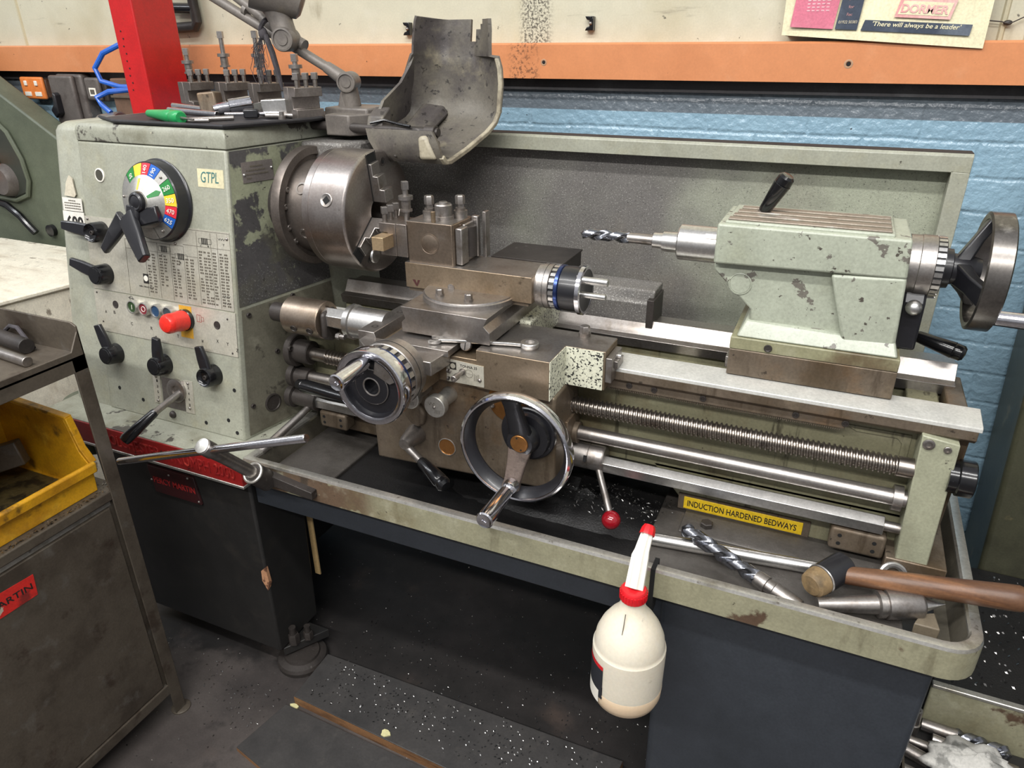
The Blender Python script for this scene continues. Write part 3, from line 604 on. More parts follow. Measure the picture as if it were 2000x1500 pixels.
# --- spindle flange and chuck
XA = V((1,0,0))
fg = obj('spindle_flange', MB().lathe((-.235,0,0), XA, [(.058,.123),(.074,.123),(.078,.1215),(.080,.107),(.074,.105),(.074,.097),(.104,.092),(.131,.090),(.131,.0005)], 72), M_flange, L, label='dark ribbed flange behind the chuck')
for a in (150,170,195,215):
    obj('flange_screw', MB().capscrew((-.160,.1005*cos(d_(a)),.098*sin(d_(a))), XA, .006, .004), M_steel, fg)
for a in (146,205): 
    c = V((-.13,.0895*cos(d_(a)),.0895*sin(d_(a)))); obj('cam_lock_stud', MB().lathe(c+V((0,cos(d_(a)),sin(d_(a))))*.002, (0,cos(d_(a)),sin(d_(a))), [(0,.013),(.003,.013),(.003,.009),(-.001,.0085),(-.001,.0005)], 24), M_steel, fg)
obj('spindle_neck', MB().cyl((-.30,0,0),(-.17,0,0),.078,n=48), M_darkiron, fg)
ch = MB()
ch.lathe((-.104,0,0), XA, [(0,.116),(.003,.1215),(.0185,.1225),(.0192,.1215),(.0198,.1225),(.099,.1225),(.1025,.120),(.104,.117),(.104,.034),(.1035,.031),(.09,.028),(.03,.028),(.03,.0005)], 96)
M_chuck = mat('chuck_turned_steel', (166,159,155), .27, .95, [((132,116,106), 5, .45, .7, {'amt':.6}), ((200,196,192), 40, .6, .75, {'amt':.4,'seed':3}), ((96,84,74), 60, .68, .74, {'amt':.5,'seed':5})], bump=.04, bscale=260, bstretch=(4,.3,.3), rvar=.1)
CH = obj('chuck', ch, M_chuck, L, label='heavy three-jaw chuck in turned steel')
def jaw(ang):
    a = d_(ang); er = V((0,cos(a),sin(a))); et = V((0,-sin(a),cos(a)))
    st = [(.026,.030),(.052,.030),(.052,.019),(.078,.019),(.078,.008),(.102,.008),(.102,-.004),(.026,-.004)]
    w_ = .0145
    vs = [XA*h + er*r + et*w_*s for s in (-1,1) for r,h in st]
    n = len(st); mb = MB()
    mb.add(vs, [tuple(range(n))[::-1], tuple(range(n,2*n))] + [(i,(i+1)%n,n+(i+1)%n,n+i) for i in range(n)])
    j = obj('chuck_jaw', mb, M_steel, CH, bevel=.0012, label='stepped jaw')
    g = MB()
    for s in (-1,1):
        c0 = er*.074 + et*s*.0157 + XA*.0003
        g.obox(c0, .0008, .094, .0016, XA, et)
    c0 = er*.111 + XA*.0004; g.obox(c0, .0008, .018, .026, XA, et)
    obj('jaw_slot', g, M_blackgap, CH)
    return j
for a in (98,218,338): jaw(a)
for a in (76,240,310,190):
    if a == 190: continue
    c = V((0,.1*cos(d_(a)),.1*sin(d_(a)))); obj('face_screw', MB().lathe(c, XA, [(0,.0085),(.0006,.0085),(.0008,.0072),(.0004,.0065),(.0004,.0004)], 20), M_darkiron, CH)
    obj('face_screw_socket', MB().lathe(c+XA*.0006, XA, [(0,.0036),(.0004,.0036),(.0004,.0003)], 6), M_blackgap, CH)
a = d_(160); er = V((0,cos(a),sin(a))); c = V((-.042,0,0))+er*.1215
obj('key_socket', MB().lathe(c, er, [(0,.0135),(.0022,.0135),(.0026,.0125),(.0018,.0095),(.0016,.009),(.0012,.0003)], 28), M_steel, CH)
obj('key_socket_square', MB().lathe(c+er*.0016, er, [(0,.0085),(.0004,.0085),(.0004,.0003)], 4), M_blackgap, CH)

# --- bed: two shears, web, feet
BX0, BX1 = -.16, 1.112
bed = MB()
bed.prism([(-.1225,-.2105),(-.121,-.2045),(-.118,-.2025),(-.068,-.1955),(-.064,-.198),(-.064,-.2105)], 'x', BX0, BX1)
M_bedgrey = mat('bed_casting', (112,106,92), .4, .2, [((74,62,46), 6, .45, .7, {'amt':.8}), ((136,132,108), 14, .56, .74, {'amt':.6,'seed':3})], bump=.1, bscale=120)
BED = obj('bed', MB().box(BX0,BX1-.03,-.083,-.05,-.41,-.22).prism([(.62,-.40),(BX1-.03,-.40),(BX1-.03,-.49),(.70,-.49)],'y',-.083,.09).box(BX0,BX1-.03,.06,.085,-.47,-.22).box(BX0,-.10,-.083,.085,-.49,-.40).box(.30,.34,-.06,.07,-.40,-.25).box(.62,.66,-.06,.07,-.40,-.25).box(1.02,1.07,-.06,.07,-.40,-.23), M_paint_oily, L, bevel=.003)
obj('front_slideway', bed, M_waybright, BED, bevel=.0008, label='bright ground front slideway')
obj('way_front', MB().prism([(-.122,-.2255),(-.122,-.2100),(-.063,-.2100),(-.050,-.214),(-.04,-.22),(-.04,-.236),(-.085,-.245),(-.115,-.232)], 'x', BX0, BX1-.004), M_ironbrown, BED, bevel=.001)
bk = MB().prism([(.045,-.212),(.062,-.210),(.078,-.184),(.086,-.184),(.092,-.192),(.135,-.192),(.135,-.225),(.09,-.242),(.05,-.232)], 'x', BX0, BX1-.02)
obj('rear_slideway', bk, M_steel, BED, bevel=.0008, label='rear slideway with raised vee')
mb = MB().box(-.12, BX1-.02, -.048, .062, -.31, -.30); obj('bed_trough', mb, M_darkiron, BED)
# stamped front strip and rack with teeth
RK = obj('gear_rack', MB().box(.0,.93,-.112,-.084,-.248,-.228), M_ironbrown, BED, bevel=.0008)
mb = MB()
for k in range(148):
    x = .45+.0033*k*.98; 
    if x > .925: break
    mb.prism([(x,-.248),(x+.0024,-.248),(x+.0017,-.2525),(x+.0007,-.2525)], 'y', -.110, -.086)
obj('rack_teeth', mb, M_ironbrown, RK)
for x in (.575,.62,.705,.855,.93): obj('rack_screw', MB().capscrew((x,-.112,-.238), (0,-1,0), .0055, .002), M_darkiron, RK)
# cast ribs of the bed front: raised panel outline at the right
obj('bed_relief', MB().prism([(.95,-.262),(1.01,-.262),(1.018,-.27),(1.018,-.30),(1.03,-.31),(1.03,-.252),(.93,-.252)], 'y', -.0855, -.082), M_paint_oily, BED, bevel=.001)
# bed foot flange in the tray
obj('bed_foot', MB().prism([(-.083,-.4865),(-.10,-.4872),(-.150,-.4872),(-.155,-.490),(-.155,-.4925),(-.083,-.4925)], 'x', .695, 1.05), M_pancoat, BED, bevel=.003)
for x in (.74,): obj('foot_bolt', MB().hexhead((x,-.125,-.4865), (0,0,1), .02, .009), M_darkiron, BED)
# stop block plates low on the bed
def stop_plate(x, y, z, w_, h_, m_):
    b = obj('stop_block', MB().box(x-w_/2,x+w_/2,y,y+.035,z-h_/2,z+h_/2), m_, BED, bevel=.006, seg=3)
    for sx, sz in ((-.32,.18),(-.32,-.18),(.3,.16),(.3,-.2)): obj('plate_screw_hole', MB().cyl((x+sx*w_,y+.001,z+sz*h_),(x+sx*w_,y-.0006,z+sz*h_),.0035,n=14), M_blackgap, b)
    return b
stop_plate(.985,-.125,-.449,.086,.045,M_ironbrown)
# yellow plate
fr = obj('plate_frame', MB().box(.678,.912,-.0865,-.082,-.4885,-.4545), M_ironbrown, BED, bevel=.001)
fr2 = obj('yellow_plate', MB().box(.689,.900,-.0878,-.084,-.4845,-.459), M_yellow, BED, bevel=.0006, label='yellow plate reading INDUCTION HARDENED BEDWAYS')
text('plate_lettering', 'INDUCTION HARDENED BEDWAYS', M_ink, fr2, (.696,-.0879,-.4785), UH, (0,0,1), .194, .013, bold=.012)
# --- three shafts
SY = -.115
def screw_rod(x0, x1, z, r, pitch, depth, n=28):
    mb = MB(); rows = int((x1-x0)/pitch*8); rings = []
    for i in range(rows+1):
        x = x0+(x1-x0)*i/rows; ring = []
        for k in range(n):
            ph = (x/pitch - k/n) % 1
            h = 0 if ph < .34 else (ph-.34)/.14 if ph < .48 else 1 if ph < .86 else (1-ph)/.14
            rr_ = r - depth*h; a_ = 2*pi*k/n
            ring.append(V((x, SY+rr_*cos(a_), z+rr_*sin(a_))))
        rings.append(ring)
    return mb.loft(rings)
M_thread = mat('leadscrew_steel', (150,142,134), .26, .95, [((92,76,60), 9, .5, .72, {'amt':.7}), ((60,54,50), 50, .6, .7, {'amt':.5,'seed':3})], rvar=.08)
LS = obj('leadscrew', screw_rod(-.09, 1.018, -.294, .0165, .0082, .0034), M_thread, L, label='long threaded leadscrew')
obj('leadscrew_end', MB().cyl((-.16,SY,-.294),(-.088,SY,-.294),.0145,n=32), M_thread, LS)
obj('leadscrew_end', MB().cyl((1.016,SY,-.294),(1.045,SY,-.294),.0165,n=32), M_thread, LS)
obj('leadscrew_bearing', MB().lathe((-.178,SY,-.292), XA, [(0,.036),(.012,.036),(.014,.034),(.014,.026),(.05,.026),(.052,.024),(.052,.016)], 40), M_darkiron, LS)
for a in (60,235): obj('bearing_screw', MB().capscrew((-.165,SY+.031*cos(d_(a)+pi/2),-.292+.031*sin(d_(a)+pi/2)), XA, .006, .005), M_darkiron, LS)
FS = obj('feed_shaft', MB().cyl((-.16,SY,-.352),(1.04,SY,-.352),.0135,n=36), M_steel, L, label='plain feed shaft')
obj('feed_shaft_bearing', MB().lathe((-.19,SY,-.354), XA, [(0,.027),(.014,.027),(.015,.02),(.05,.02),(.051,.0145)], 36), M_darkiron, FS)
obj('feed_shaft_collar', MB().cyl((1.02,SY,-.352),(1.034,SY,-.352),.021,n=36), M_steel, FS)
CS = obj('control_shaft', MB().loft([[V((x,SY,-.409))+V((0,cos(pi/6+pi/3*k)*.0175,sin(pi/6+pi/3*k)*.0175)) for k in range(6)] for x in (-.13,1.018)]), M_bright, L, bevel=.0008, label='hexagonal control shaft')
obj('control_shaft_end', MB().cyl((1.017,SY,-.409),(1.05,SY,-.409),.009,n=24), M_steel, CS)
obj('control_shaft_bearing', MB().lathe((-.205,SY,-.409), XA, [(0,.026),(.014,.026),(.016,.0195),(.05,.0195),(.052,.0235),(.078,.0235),(.079,.018)], 36), M_darkiron, CS)
obj('start_lever', MB().cyl((-.145,SY-.01,-.42),(-.172,-.265,-.468),.0075,.009,20), M_steel, CS, label='bare steel start lever without a knob')
# --- end bracket
EB = obj('end_bracket', MB().prism([(1.036,-.225),(1.088,-.232),(1.092,-.475),(1.045,-.478)], 'y', -.132, -.07), M_bracket, L, bevel=.002, label='pale green end bracket carrying the shafts')
obj('end_bracket_foot', MB().box(1.03,1.12,-.136,.05,-.492,-.455), M_ironbrown, EB, bevel=.002)
obj('bed_end', MB().prism([(-.10,-.215),(.10,-.215),(.10,-.48),(-.06,-.48),(-.085,-.34)], 'x', 1.075, 1.105), M_ironbrown, EB, bevel=.003)
for x,z,r in ((1.047,-.238,.0085),(1.073,-.242,.0055),(1.055,-.466,.005),(1.083,-.468,.0075)): obj('cap_screw', MB().capscrew((x,-.132,z), (0,-1,0), r, .003), M_steel, EB)
obj('shaft_sleeve', MB().lathe((1.085,SY,-.294), XA, [(0,.026),(.012,.026),(.014,.029),(.034,.029),(.036,.027),(.036,.0005)], 36), M_black, EB)
# --- swarf/coolant tray
TX0, TX1, TY0, TY1, TZ, TF = -.185, 1.16, -.31, .29, -.462, -.527
def rrect(x0,x1,y0,y1,r,z,n=7,lc=.004):
    out = []
    for (cx,cy,a0_,r_) in ((x1-r,y0+r,-pi/2,r),(x1-r,y1-r,0,r),(x0+lc,y1-lc,pi/2,lc),(x0+lc,y0+lc,pi,lc)):
        for k in range(n): 
            a_ = a0_+(pi/2)*k/(n-1); out.append(V((cx+r_*cos(a_), cy+r_*sin(a_), z)))
    return out
mb = MB()
mb.loft([rrect(TX0+.004,TX1-.006,TY0+.006,TY1-.006,.045,TF+.002), rrect(TX0,TX1,TY0,TY1,.05,TF+.008), rrect(TX0,TX1,TY0,TY1,.05,TZ-.006)], caps=False)
T = obj('chip_tray', mb, M_tray, L, org=(0,0,0), label='long pale green chip tray with worn metal rim')
mb = MB()
mb.loft([rrect(TX0,TX1,TY0,TY1,.05,TZ-.006), rrect(TX0+.002,TX1-.002,TY0+.002,TY1-.002,.049,TZ-.001), rrect(TX0+.006,TX1-.006,TY0+.006,TY1-.006,.046,TZ), rrect(TX0+.016,TX1-.016,TY0+.016,TY1-.016,.04,TZ-.001), rrect(TX0+.019,TX1-.019,TY0+.019,TY1-.019,.038,TZ-.005),rrect(TX0+.019,TX1-.019,TY0+.019,TY1-.019,.038,TZ-.014)], caps=False)
obj('tray_rim', mb, M_trayrim, T)
mb = MB(); mb.loft([rrect(TX0+.019,TX1-.019,TY0+.019,TY1-.019,.038,TZ-.01), rrect(TX0+.022,TX1-.03,TY0+.022,TY1-.022,.036,TF+.012), rrect(TX0+.03,TX1-.05,TY0+.03,TY1-.03,.03,TF+.004)], caps=False)
k = len(mb.v); mb.f.append(list(range(k-28,k))); mb.mi.append(0)
obj('tray_lining', mb, M_lining, T)
obj('tray_floor', MB().box(-.012,.648,TY0+.032,TY1-.04,TF+.003,TF+.007), M_traydark, T)
obj('tray_platform', MB().prism([(.648,TY0+.021),(1.06,TY0+.021),(1.06,.2),(.648,.2)], 'z', TF+.004, -.492), M_pancoat, T, bevel=.004)
obj('tray_left_platform', MB().box(-.16,-.012,TY0+.021,.0,TF+.004,-.512), M_pancoat, T, bevel=.003)
obj('tray_joint_slot', MB().box(.682,.6895,TY0-.002,TY0+.03,-.56,TZ+.0006), M_blackgap, T)
# chip pile along the bed foot in the tray: fine curled swarf, nobody could count it
mb = MB(); rnd = random.Random(11)
for k in range(900):
    t = rnd.random(); x = .30+.36*t+rnd.gauss(0,.015); y = -.125+rnd.gauss(0,.022); 
    if x > .655: y = -.1+rnd.gauss(0,.008)
    z = -.495+.035*max(0,1-abs(y+.105)/.06)*rnd.random() + .004
    a_ = rnd.random()*2*pi; l = rnd.uniform(.003,.009); e = rnd.uniform(-.4,.6)
    d0 = V((cos(a_),sin(a_),e)); s_ = V((-sin(a_),cos(a_),rnd.uniform(-.5,.5)))
    p = V((x,y,z)); mb.add([p, p+d0*l*.5+s_*.0009, p+d0*l, p+d0*l*.5-s_*.0009+V((0,0,.0006))], [(0,1,2),(0,2,3),(0,3,1)])
def heap(x0,x1,y0,y1,zb,h,nx=26,ny=10,seed=1):
    r = random.Random(seed); m_ = MB(); g = []
    for i in range(nx+1):
        for j in range(ny+1):
            u_ = i/nx; w_ = j/ny; e = min(1,4*u_*(1-u_))*min(1,4*w_*(1-w_))
            g.append(V((x0+(x1-x0)*u_, y0+(y1-y0)*w_, zb+h*e*(.6+.5*r.random()))))
    m_.add(g, [(i*(ny+1)+j,(i+1)*(ny+1)+j,(i+1)*(ny+1)+j+1,i*(ny+1)+j+1) for i in range(nx) for j in range(ny)])
    return m_
SW = obj('swarf_pile', heap(.2,.69,-.19,.03,TF+.003,.045), M_traydark, None); tag(SW, 'dark heap of fine metal swarf in the tray under the feed shafts', 'metal swarf', kind='stuff')
obj('swarf_curls', mb, M_swarf, SW)
# --- pedestals
mb = MB()
def ped(xa0,xa1,ya0,za,xb0,xb1,yb0,zb,yb=.25): 
    return MB().loft([[V((xb0,yb0,zb)),V((xb1,yb0,zb)),V((xb1,yb,zb)),V((xb0,yb,zb))],[V((xa0,ya0,za)),V((xa1,ya0,za)),V((xa1,yb,za)),V((xa0,yb,za))]])
PL = obj('left_pedestal', ped(-.70,-.205,-.285,TF+.02,-.70,-.222,-.272,-1.06,-.125), M_darkpaint, L, bevel=.006, label='near-black cabinet base under the headstock')
obj('pedestal_ledge_top', MB().box(-.80,-.19,-.314,.2,-.500,-.4735), M_paint_worn, PL, bevel=.002)
obj('pedestal_end_boss', MB().lathe((-.79,-.2,-.62),(0,0,1),[(0,.07),(.12,.07),(.13,.06),(.132,.0005)],28), M_machgreen, PL)
RS = obj('name_strip', MB().box(-.70,-.188,-.3165,-.29,-.531,-.4765), M_redstrip, PL, bevel=.0015, label='red cast name strip')
t1 = text('strip_letters', 'COLCHESTER', mat('strip_relief', (134,32,32), .4, 0, [((176,60,50), 40, .5, .7)]), RS, (-.60,-.317,-.517), UH, (0,0,1), .180, .027, thick=.0012)
text('strip_letters', 'TRIUMPH 2000', MATS['strip_relief'], RS, (-.395,-.317,-.517), UH, (0,0,1), .190, .027, thick=.0012)
obj('strip_border', MB().box(-.70,-.186,-.318,-.29,-.537,-.5305), M_trayrim, PL, bevel=.001)
DP = obj('dealer_plate', MB().prism([(-.515,-.572),(-.37,-.572),(-.362,-.645),(-.507,-.645)], 'y', -.289, -.283), mat('dark_maroon_plate', (58,24,26), .4, 0, [((34,26,26), 8, .45, .7, {'amt':.8})]), PL, bevel=.001, label='small dark maroon dealer plate')
text('plate_lettering', 'PERCY MARTIN', M_redletter, DP, (-.503,-.2893,-.617), UH, (0,0,1), .130, .0165, bold=.012)
for x,z in ((-.388,-.578),(-.51,-.612),(-.368,-.637),(-.448,-.585)): obj('plate_rivet', MB().sphere((x,-.289,z), .003, 10, 6), M_steel, DP)
obj('paint_chip', MB().prism([(-.228,-.80),(-.213,-.785),(-.209,-.83),(-.218,-.855),(-.23,-.83)], 'y', -.2785, -.27), mat('bare_primer', (196,146,110), .6, 0, [((120,84,64), 40, .5, .6)]), PL)
# hold-down boss at the foot of the left pedestal
FT = obj('levelling_foot', MB().lathe((-.20,-.225,-FLOOR), (0,0,1), [(0,.062),(.012,.064),(.02,.060),(.024,.045),(.03,.043),(.031,.0005)], 40), M_darkiron, PL)
obj('foot_bolt', MB().hexhead((-.213,-.232,-1.06), (0,0,1), .026, .03).cyl((-.213,-.232,-1.04),(-.213,-.232,-1.01),.009,n=16), M_darkiron, PL)
obj('foot_bolt', MB().hexhead((-.19,-.205,-1.06), (0,0,1), .022, .022).cyl((-.19,-.205,-1.045),(-.19,-.205,-1.02),.008,n=16), M_darkiron, PL)
obj('foot_bracket', MB().prism([(-.225,-.262),(-.16,-.16),(-.225,-.16)], 'z', -1.085, -1.06), M_darkpaint, PL, bevel=.002)
obj('pedestal_rear', MB().box(-.70,-.42,-.125,.25,-1.06,TF+.02), M_darkpaint, PL, bevel=.004)
PR = obj('right_pedestal', ped(.694,1.115,-.275,TF+.012,.70,1.105,-.272,-FLOOR), M_bluepaint, L, bevel=.012, seg=4, label='blue-grey cabinet base under the tailstock end')
for x in (.95,): pass
obj('apron_plate', MB().box(-.205,.70,-.27,-.262,-.605,TF+.01), M_bluepaint, L, bevel=.002, label='blue-grey skirt under the tray')
obj('edge_strip', MB().box(-.232,-.216,-.101,-.097,-.945,-.60), mat('bare_wood_strip', (196,166,116), .6), PL)
# --- rear splash guard
SG = obj('splash_guard', MB().box(-.55,1.062,.318,.323,-.42,.128), M_paint_dust, L, org=(0,0,0), label='tall sheet-metal splash guard behind the bed')
obj('splash_top_rail', MB().prism([(.322,.131),(.285,.131),(.280,.126),(.280,.098),(.284,.098),(.284,.124),(.322,.124)], 'x', -.2, 1.064), M_paint, SG, bevel=.0012)
obj('splash_rail_dust', MB().box(-.2,1.063,.285,.321,.1308,.1318), M_darkiron, SG)
obj('splash_end_post', MB().prism([(1.035,.280),(1.064,.280),(1.066,.323),(1.035,.323)], 'z', -.46, .0995), M_paint, SG, bevel=.002)
obj('splash_end_lip', MB().box(1.0345,1.0365,.280,.323,-.46,.10), M_paint, SG)
# --- hinged chuck guard, swung up: a moulded scoop open to the front, cracked at the top
from collections import Counter
prof = [(.050,.156,-.047,.108),(.046,.136,-.040,.122),(.047,.112,-.024,.128),(.056,.101,-.020,.129),(.072,.100,-.030,.130),(.13,.117,-.044,.140),(.19,.143,-.05,.156),(.222,.160,-.05,.166),(.240,.180,-.048,.174),(.247,.205,-.046,.179),(.249,.235,-.040,.181),(.251,.265,-.027,.178),(.252,.284,-.018,.172),(.253,.287,-.014,.153),(.254,.315,-.011,.152),(.256,.338,-.008,.152),(.257,.348,-.006,.151),(.258,.357,-.003,.150)]
nX = 24
def grow(y,z,xl,xr,i):
    out = []
    for k in range(nX+1):
        t = k/nX; x = xl+(xr-xl)*t; f = min(1,max(0,(i-6)/3))
        cr = max(0,(t-.66)/.34)**1.7*.040*f; clf = max(0,(.30-t)/.30)**1.8*.060*f
        lift = max(0,(.16-t)/.16)**1.5*.035*(1-f)*(1 if 3 < i < 9 else 0)
        out.append(V((x, y-cr-clf, z+lift+clf*.1)))
    return out
rows_ = [grow(*p_,i) for i,p_ in enumerate(prof)]
def shell(rows_, th, skip=lambda i,k: False):
    mb = MB(); R_ = len(rows_); N_ = len(rows_[0]); nrm = []
    for i in range(R_):
        rr_ = []
        for k in range(N_):
            du = rows_[i][min(k+1,N_-1)]-rows_[i][max(k-1,0)]; dv = rows_[min(i+1,R_-1)][k]-rows_[max(i-1,0)][k]
            rr_.append(du.cross(dv).normalized())
        nrm.append(rr_)
    A = [p for r in rows_ for p in r]; B = [rows_[i][k]-nrm[i][k]*th for i in range(R_) for k in range(N_)]
    vs = A+B; n = len(A); fs = []; E_ = Counter(); D_ = {}
    for i in range(R_-1):
        for k in range(N_-1):
            if skip(i,k): continue
            q = (i*N_+k, i*N_+k+1, (i+1)*N_+k+1, (i+1)*N_+k); fs.append(q); fs.append(tuple(n+x for x in reversed(q)))
            for a_,b_ in zip(q,q[1:]+q[:1]): E_[frozenset((a_,b_))] += 1; D_[frozenset((a_,b_))] = (a_,b_)
    for e,c in E_.items():
        if c == 1: a_,b_ = D_[e]; fs.append((b_,a_,n+a_,n+b_))
    return mb.add(vs, fs)
def broken(i,k):
    if i == 16: return 15 <= k <= 19
    if i == 15: return 15 <= k <= 18
    if i == 14: return 15 <= k <= 16
    return False
CG = obj('chuck_guard', shell(rows_, .0075, broken), M_guard, L, label='grimy moulded chuck guard swung up, broken at its top edge', ang=45)
# pale worn end edge along the right side
e_ = [r[-1] for r in rows_[2:13]]
mb = MB(); rings = []
for i,p in enumerate(e_):
    t = (e_[min(i+1,len(e_)-1)]-e_[max(i-1,0)]).normalized(); n_ = t.cross(V((1,0,0))).normalized()
    rings.append([p+V((.004,0,0))+n_*.0085, p+V((.004,0,0))-n_*.0015, p+V((-.006,0,0))-n_*.0015, p+V((-.006,0,0))+n_*.0085])
obj('guard_end_edge', MB().loft(rings), M_guardedge, CG, bevel=.002)
# left side wall
lw = [(.066,.150),(.085,.176),(.10,.206),(.13,.222),(.16,.238),(.19,.272),(.212,.318),(.228,.318),(.25,.2),(.235,.165),(.19,.132),(.12,.115),(.07,.105)]
mb = MB(); A = [V((-.050+.035*max(0,(z-.17)/.15), y, z)) for y,z in lw]; n_ = len(A)
mb.add(A+[p+V((.007,0,0)) for p in A], [tuple(range(n_)), tuple(range(2*n_-1,n_-1,-1))]+[(i,n_+i,n_+(i+1)%n_,(i+1)%n_) for i in range(n_)])
obj('guard_side_wall', mb, M_guard, CG)
obj('guard_left_block', MB().hexa([(-.060,.062,.155),(-.020,.062,.155),(-.020,.10,.155),(-.060,.10,.155),(-.058,.07,.178),(-.020,.07,.178),(-.020,.10,.195),(-.058,.10,.195)]), M_guard, CG, bevel=.003)
obj('guard_floor_step', MB().hexa([(-.02,.10,.112),(.035,.10,.112),(.045,.235,.17),(-.02,.235,.17),(-.02,.10,.132),(.025,.10,.128),(.035,.232,.19),(-.02,.232,.195)]), M_guard, CG, bevel=.006)
# ribs, hinge rod and clamp along the front wall
for x in (-.022,.018): obj('guard_rib', MB().hexa([(x,.040,.105),(x+.006,.040,.105),(x+.006,.050,.105),(x,.050,.105),(x-.012,.043,.158),(x-.005,.043,.158),(x-.005,.052,.158),(x-.012,.052,.158)]), M_guard, CG, bevel=.0015)
obj('guard_boss', MB().hexa([(.080,.034,.102),(.118,.034,.104),(.12,.05,.104),(.080,.05,.102),(.078,.034,.146),(.098,.036,.150),(.10,.05,.152),(.078,.05,.148)]), M_guardedge, CG, bevel=.008, seg=3)
obj('hinge_rod', MB().cyl((-.20,.070,.156),(.092,.070,.152),.0095,n=24), M_darkiron, CG)
obj('hinge_clamp', MB().lathe((.080,.070,.152), XA, [(0,.0135),(.022,.0135),(.023,.012),(.023,.009),(.028,.0085),(.028,.0003)], 24), M_darkiron, CG)
obj('clamp_screw', MB().cyl((.100,.066,.130),(.108,.066,.130),.007,n=16), M_darkiron, CG)
obj('cable_tie', MB().tube([(-.045,.058,.166),(-.015,.066,.172),(.02,.062,.166),(.05,.058,.163)], .0028, 6), M_black, CG)
# --- saddle
NY = V((0,-1,0)); ZU = V((0,0,1))
SD = obj('saddle', MB().prism([(.33,-.228),(.467,-.228),(.467,-.15),(.54,-.15),(.54,-.08),(.345,-.08),(.33,-.1)], 'z', -.238, -.165), M_brownsteel, L, bevel=.0012, label='oil-browned carriage saddle')
obj('saddle_centre', MB().box(.122,.332,-.228,.17,-.235,-.184), M_brownsteel, SD, bevel=.001)
obj('saddle_guide', MB().prism([(.085,-.165),(.120,-.165),(.128,-.186),(.128,-.24),(.085,-.24)], 'y', -.228, -.04), M_steel, SD, bevel=.001)
obj('saddle_guide', MB().prism([(.085,-.165),(.120,-.165),(.128,-.186),(.128,-.22),(.085,-.22)], 'y', .06, .17), M_steel, SD, bevel=.001)
obj('saddle_bridge', MB().box(.128,.345,-.12,.17,-.196,-.156), M_steel, SD, bevel=.001)
obj('saddle_rear_wing', MB().prism([(.075,-.20),(.075,-.15),(.10,-.128),(.16,-.128),(.16,-.20)], 'x', .33, .562), M_paint_dust, SD, bevel=.002)
obj('rear_wiper', MB().box(.553,.567,.07,.15,-.205,-.14), M_darkiron, SD, bevel=.001)
obj('cross_web', MB().prism([(.345,-.08),(.372,-.08),(.372,.085),(.345,.085)], 'z', -.215, -.158), M_cream, SD, bevel=.004)
obj('notch_face', MB().box(.4665,.4682,-.2275,-.1505,-.2375,-.1656), M_cream, SD, label='cream paint speckled black')
obj('notch_face', MB().box(.4675,.5365,-.1518,-.1495,-.2375,-.1656), M_cream, SD, label='cream paint speckled black')
obj('wiper', MB().prism([(.5405,-.15),(.552,-.15),(.552,-.09),(.5405,-.09)], 'z', -.222, -.176).box(.5405,.558,-.135,-.10,-.20,-.186), M_steel, SD, bevel=.001)
obj('wiper_screw', MB().capscrew((.552,-.115,-.183), XA, .004, .006), M_bright, SD)
obj('lock_bolt', MB().cyl((.482,-.092,-.165),(.482,-.092,-.158),.011,n=24).hexhead((.482,-.092,-.158), ZU, .0165, .0125), M_steel, SD)
for x,y,r in ((.398,-.095,.0085),(.446,-.11,.006),(.438,-.205,.0075),(.104,-.2,.007),(.106,-.115,.007)):
    obj('socket_plug', MB().lathe((x,y,-.1655), ZU, [(0,r),(.0008,r),(.0009,r*.6),(.0004,r*.55),(.0004,.0003)], 20), M_darkiron, SD)
# nose housing for the cross-feed screw, cover plate
obj('feed_nose', MB().prism([(.10,-.228),(.10,-.248),(.15,-.288),(.274,-.288),(.280,-.228)], 'z', -.200, -.174), M_steel, SD, bevel=.0015)
obj('feed_nose_block', MB().box(.16,.255,-.286,-.228,-.236,-.2), M_brownsteel, SD, bevel=.002)
obj('feed_cover_plate', MB().prism([(.157,-.25),(.287,-.25),(.287,-.13),(.157,-.13)], 'z', -.178, -.166), M_steel, SD, bevel=.0008)
obj('gib_screw', MB().lathe((.302,-.207,-.168), (0,-1,.35), [(0,.0105),(.006,.0105),(.007,.0095),(.0072,.0004)], 24), M_steel, SD)
obj('gib_screw_slot', MB().obox(V((.302,-.207,-.168))+V((0,-1,.35)).normalized()*.0073, .0016, .0008, .018, (1,0,.0), (0,.35,1)), M_blackgap, SD)
for sz in (-.20,-.215): obj('gib_clamp_screw', MB().capscrew((.287,-.255,sz), XA, .004, .003), M_darkiron, SD)
# oil pump plate
OP = obj('oil_plate', MB().prism([(.271,-.234),(.345,-.234),(.345,-.194),(.271,-.190)], 'y', -.2296, -.2275), M_plate, SD, label='small oil plate reading TONNA 33')
text('plate_lettering', 'TONNA 33', M_ink, OP, (.299,-.2297,-.202), UH, ZU, .033, .0052)
obj('shell_badge', MB().box(.278,.291,-.2302,-.2292,-.209,-.195), M_ink, OP)
obj('badge_shell', MB().lathe((.2845,-.2303,-.202), NY, [(0,.005),(.0003,.005),(.0003,.0002)], 20), M_plate, OP)
mb = MB(); mb.torus((.316,-.2298,-.212), NY, .0075, .0003, 28, 5); mb.tube([(.310,-.2298,-.211),(.322,-.2298,-.213)],.0003,4)
for k in range(5): mb.tube([(.326+.0022*k,-.2298,-.224),(.3265+.0022*k,-.2298,-.213+.0012*abs(k-2))],.0003,4)
obj('pump_sign', mb, M_inkgrey, OP)
obj('pump_plunger', MB().lathe((.304,-.229,-.2095), NY, [(0,.006),(.004,.006),(.004,.0042),(.022,.0042),(.0225,.0058),(.036,.0058),(.037,.005),(.0372,.003),(.034,.0025),(.034,.0002)], 24), M_steel, OP)
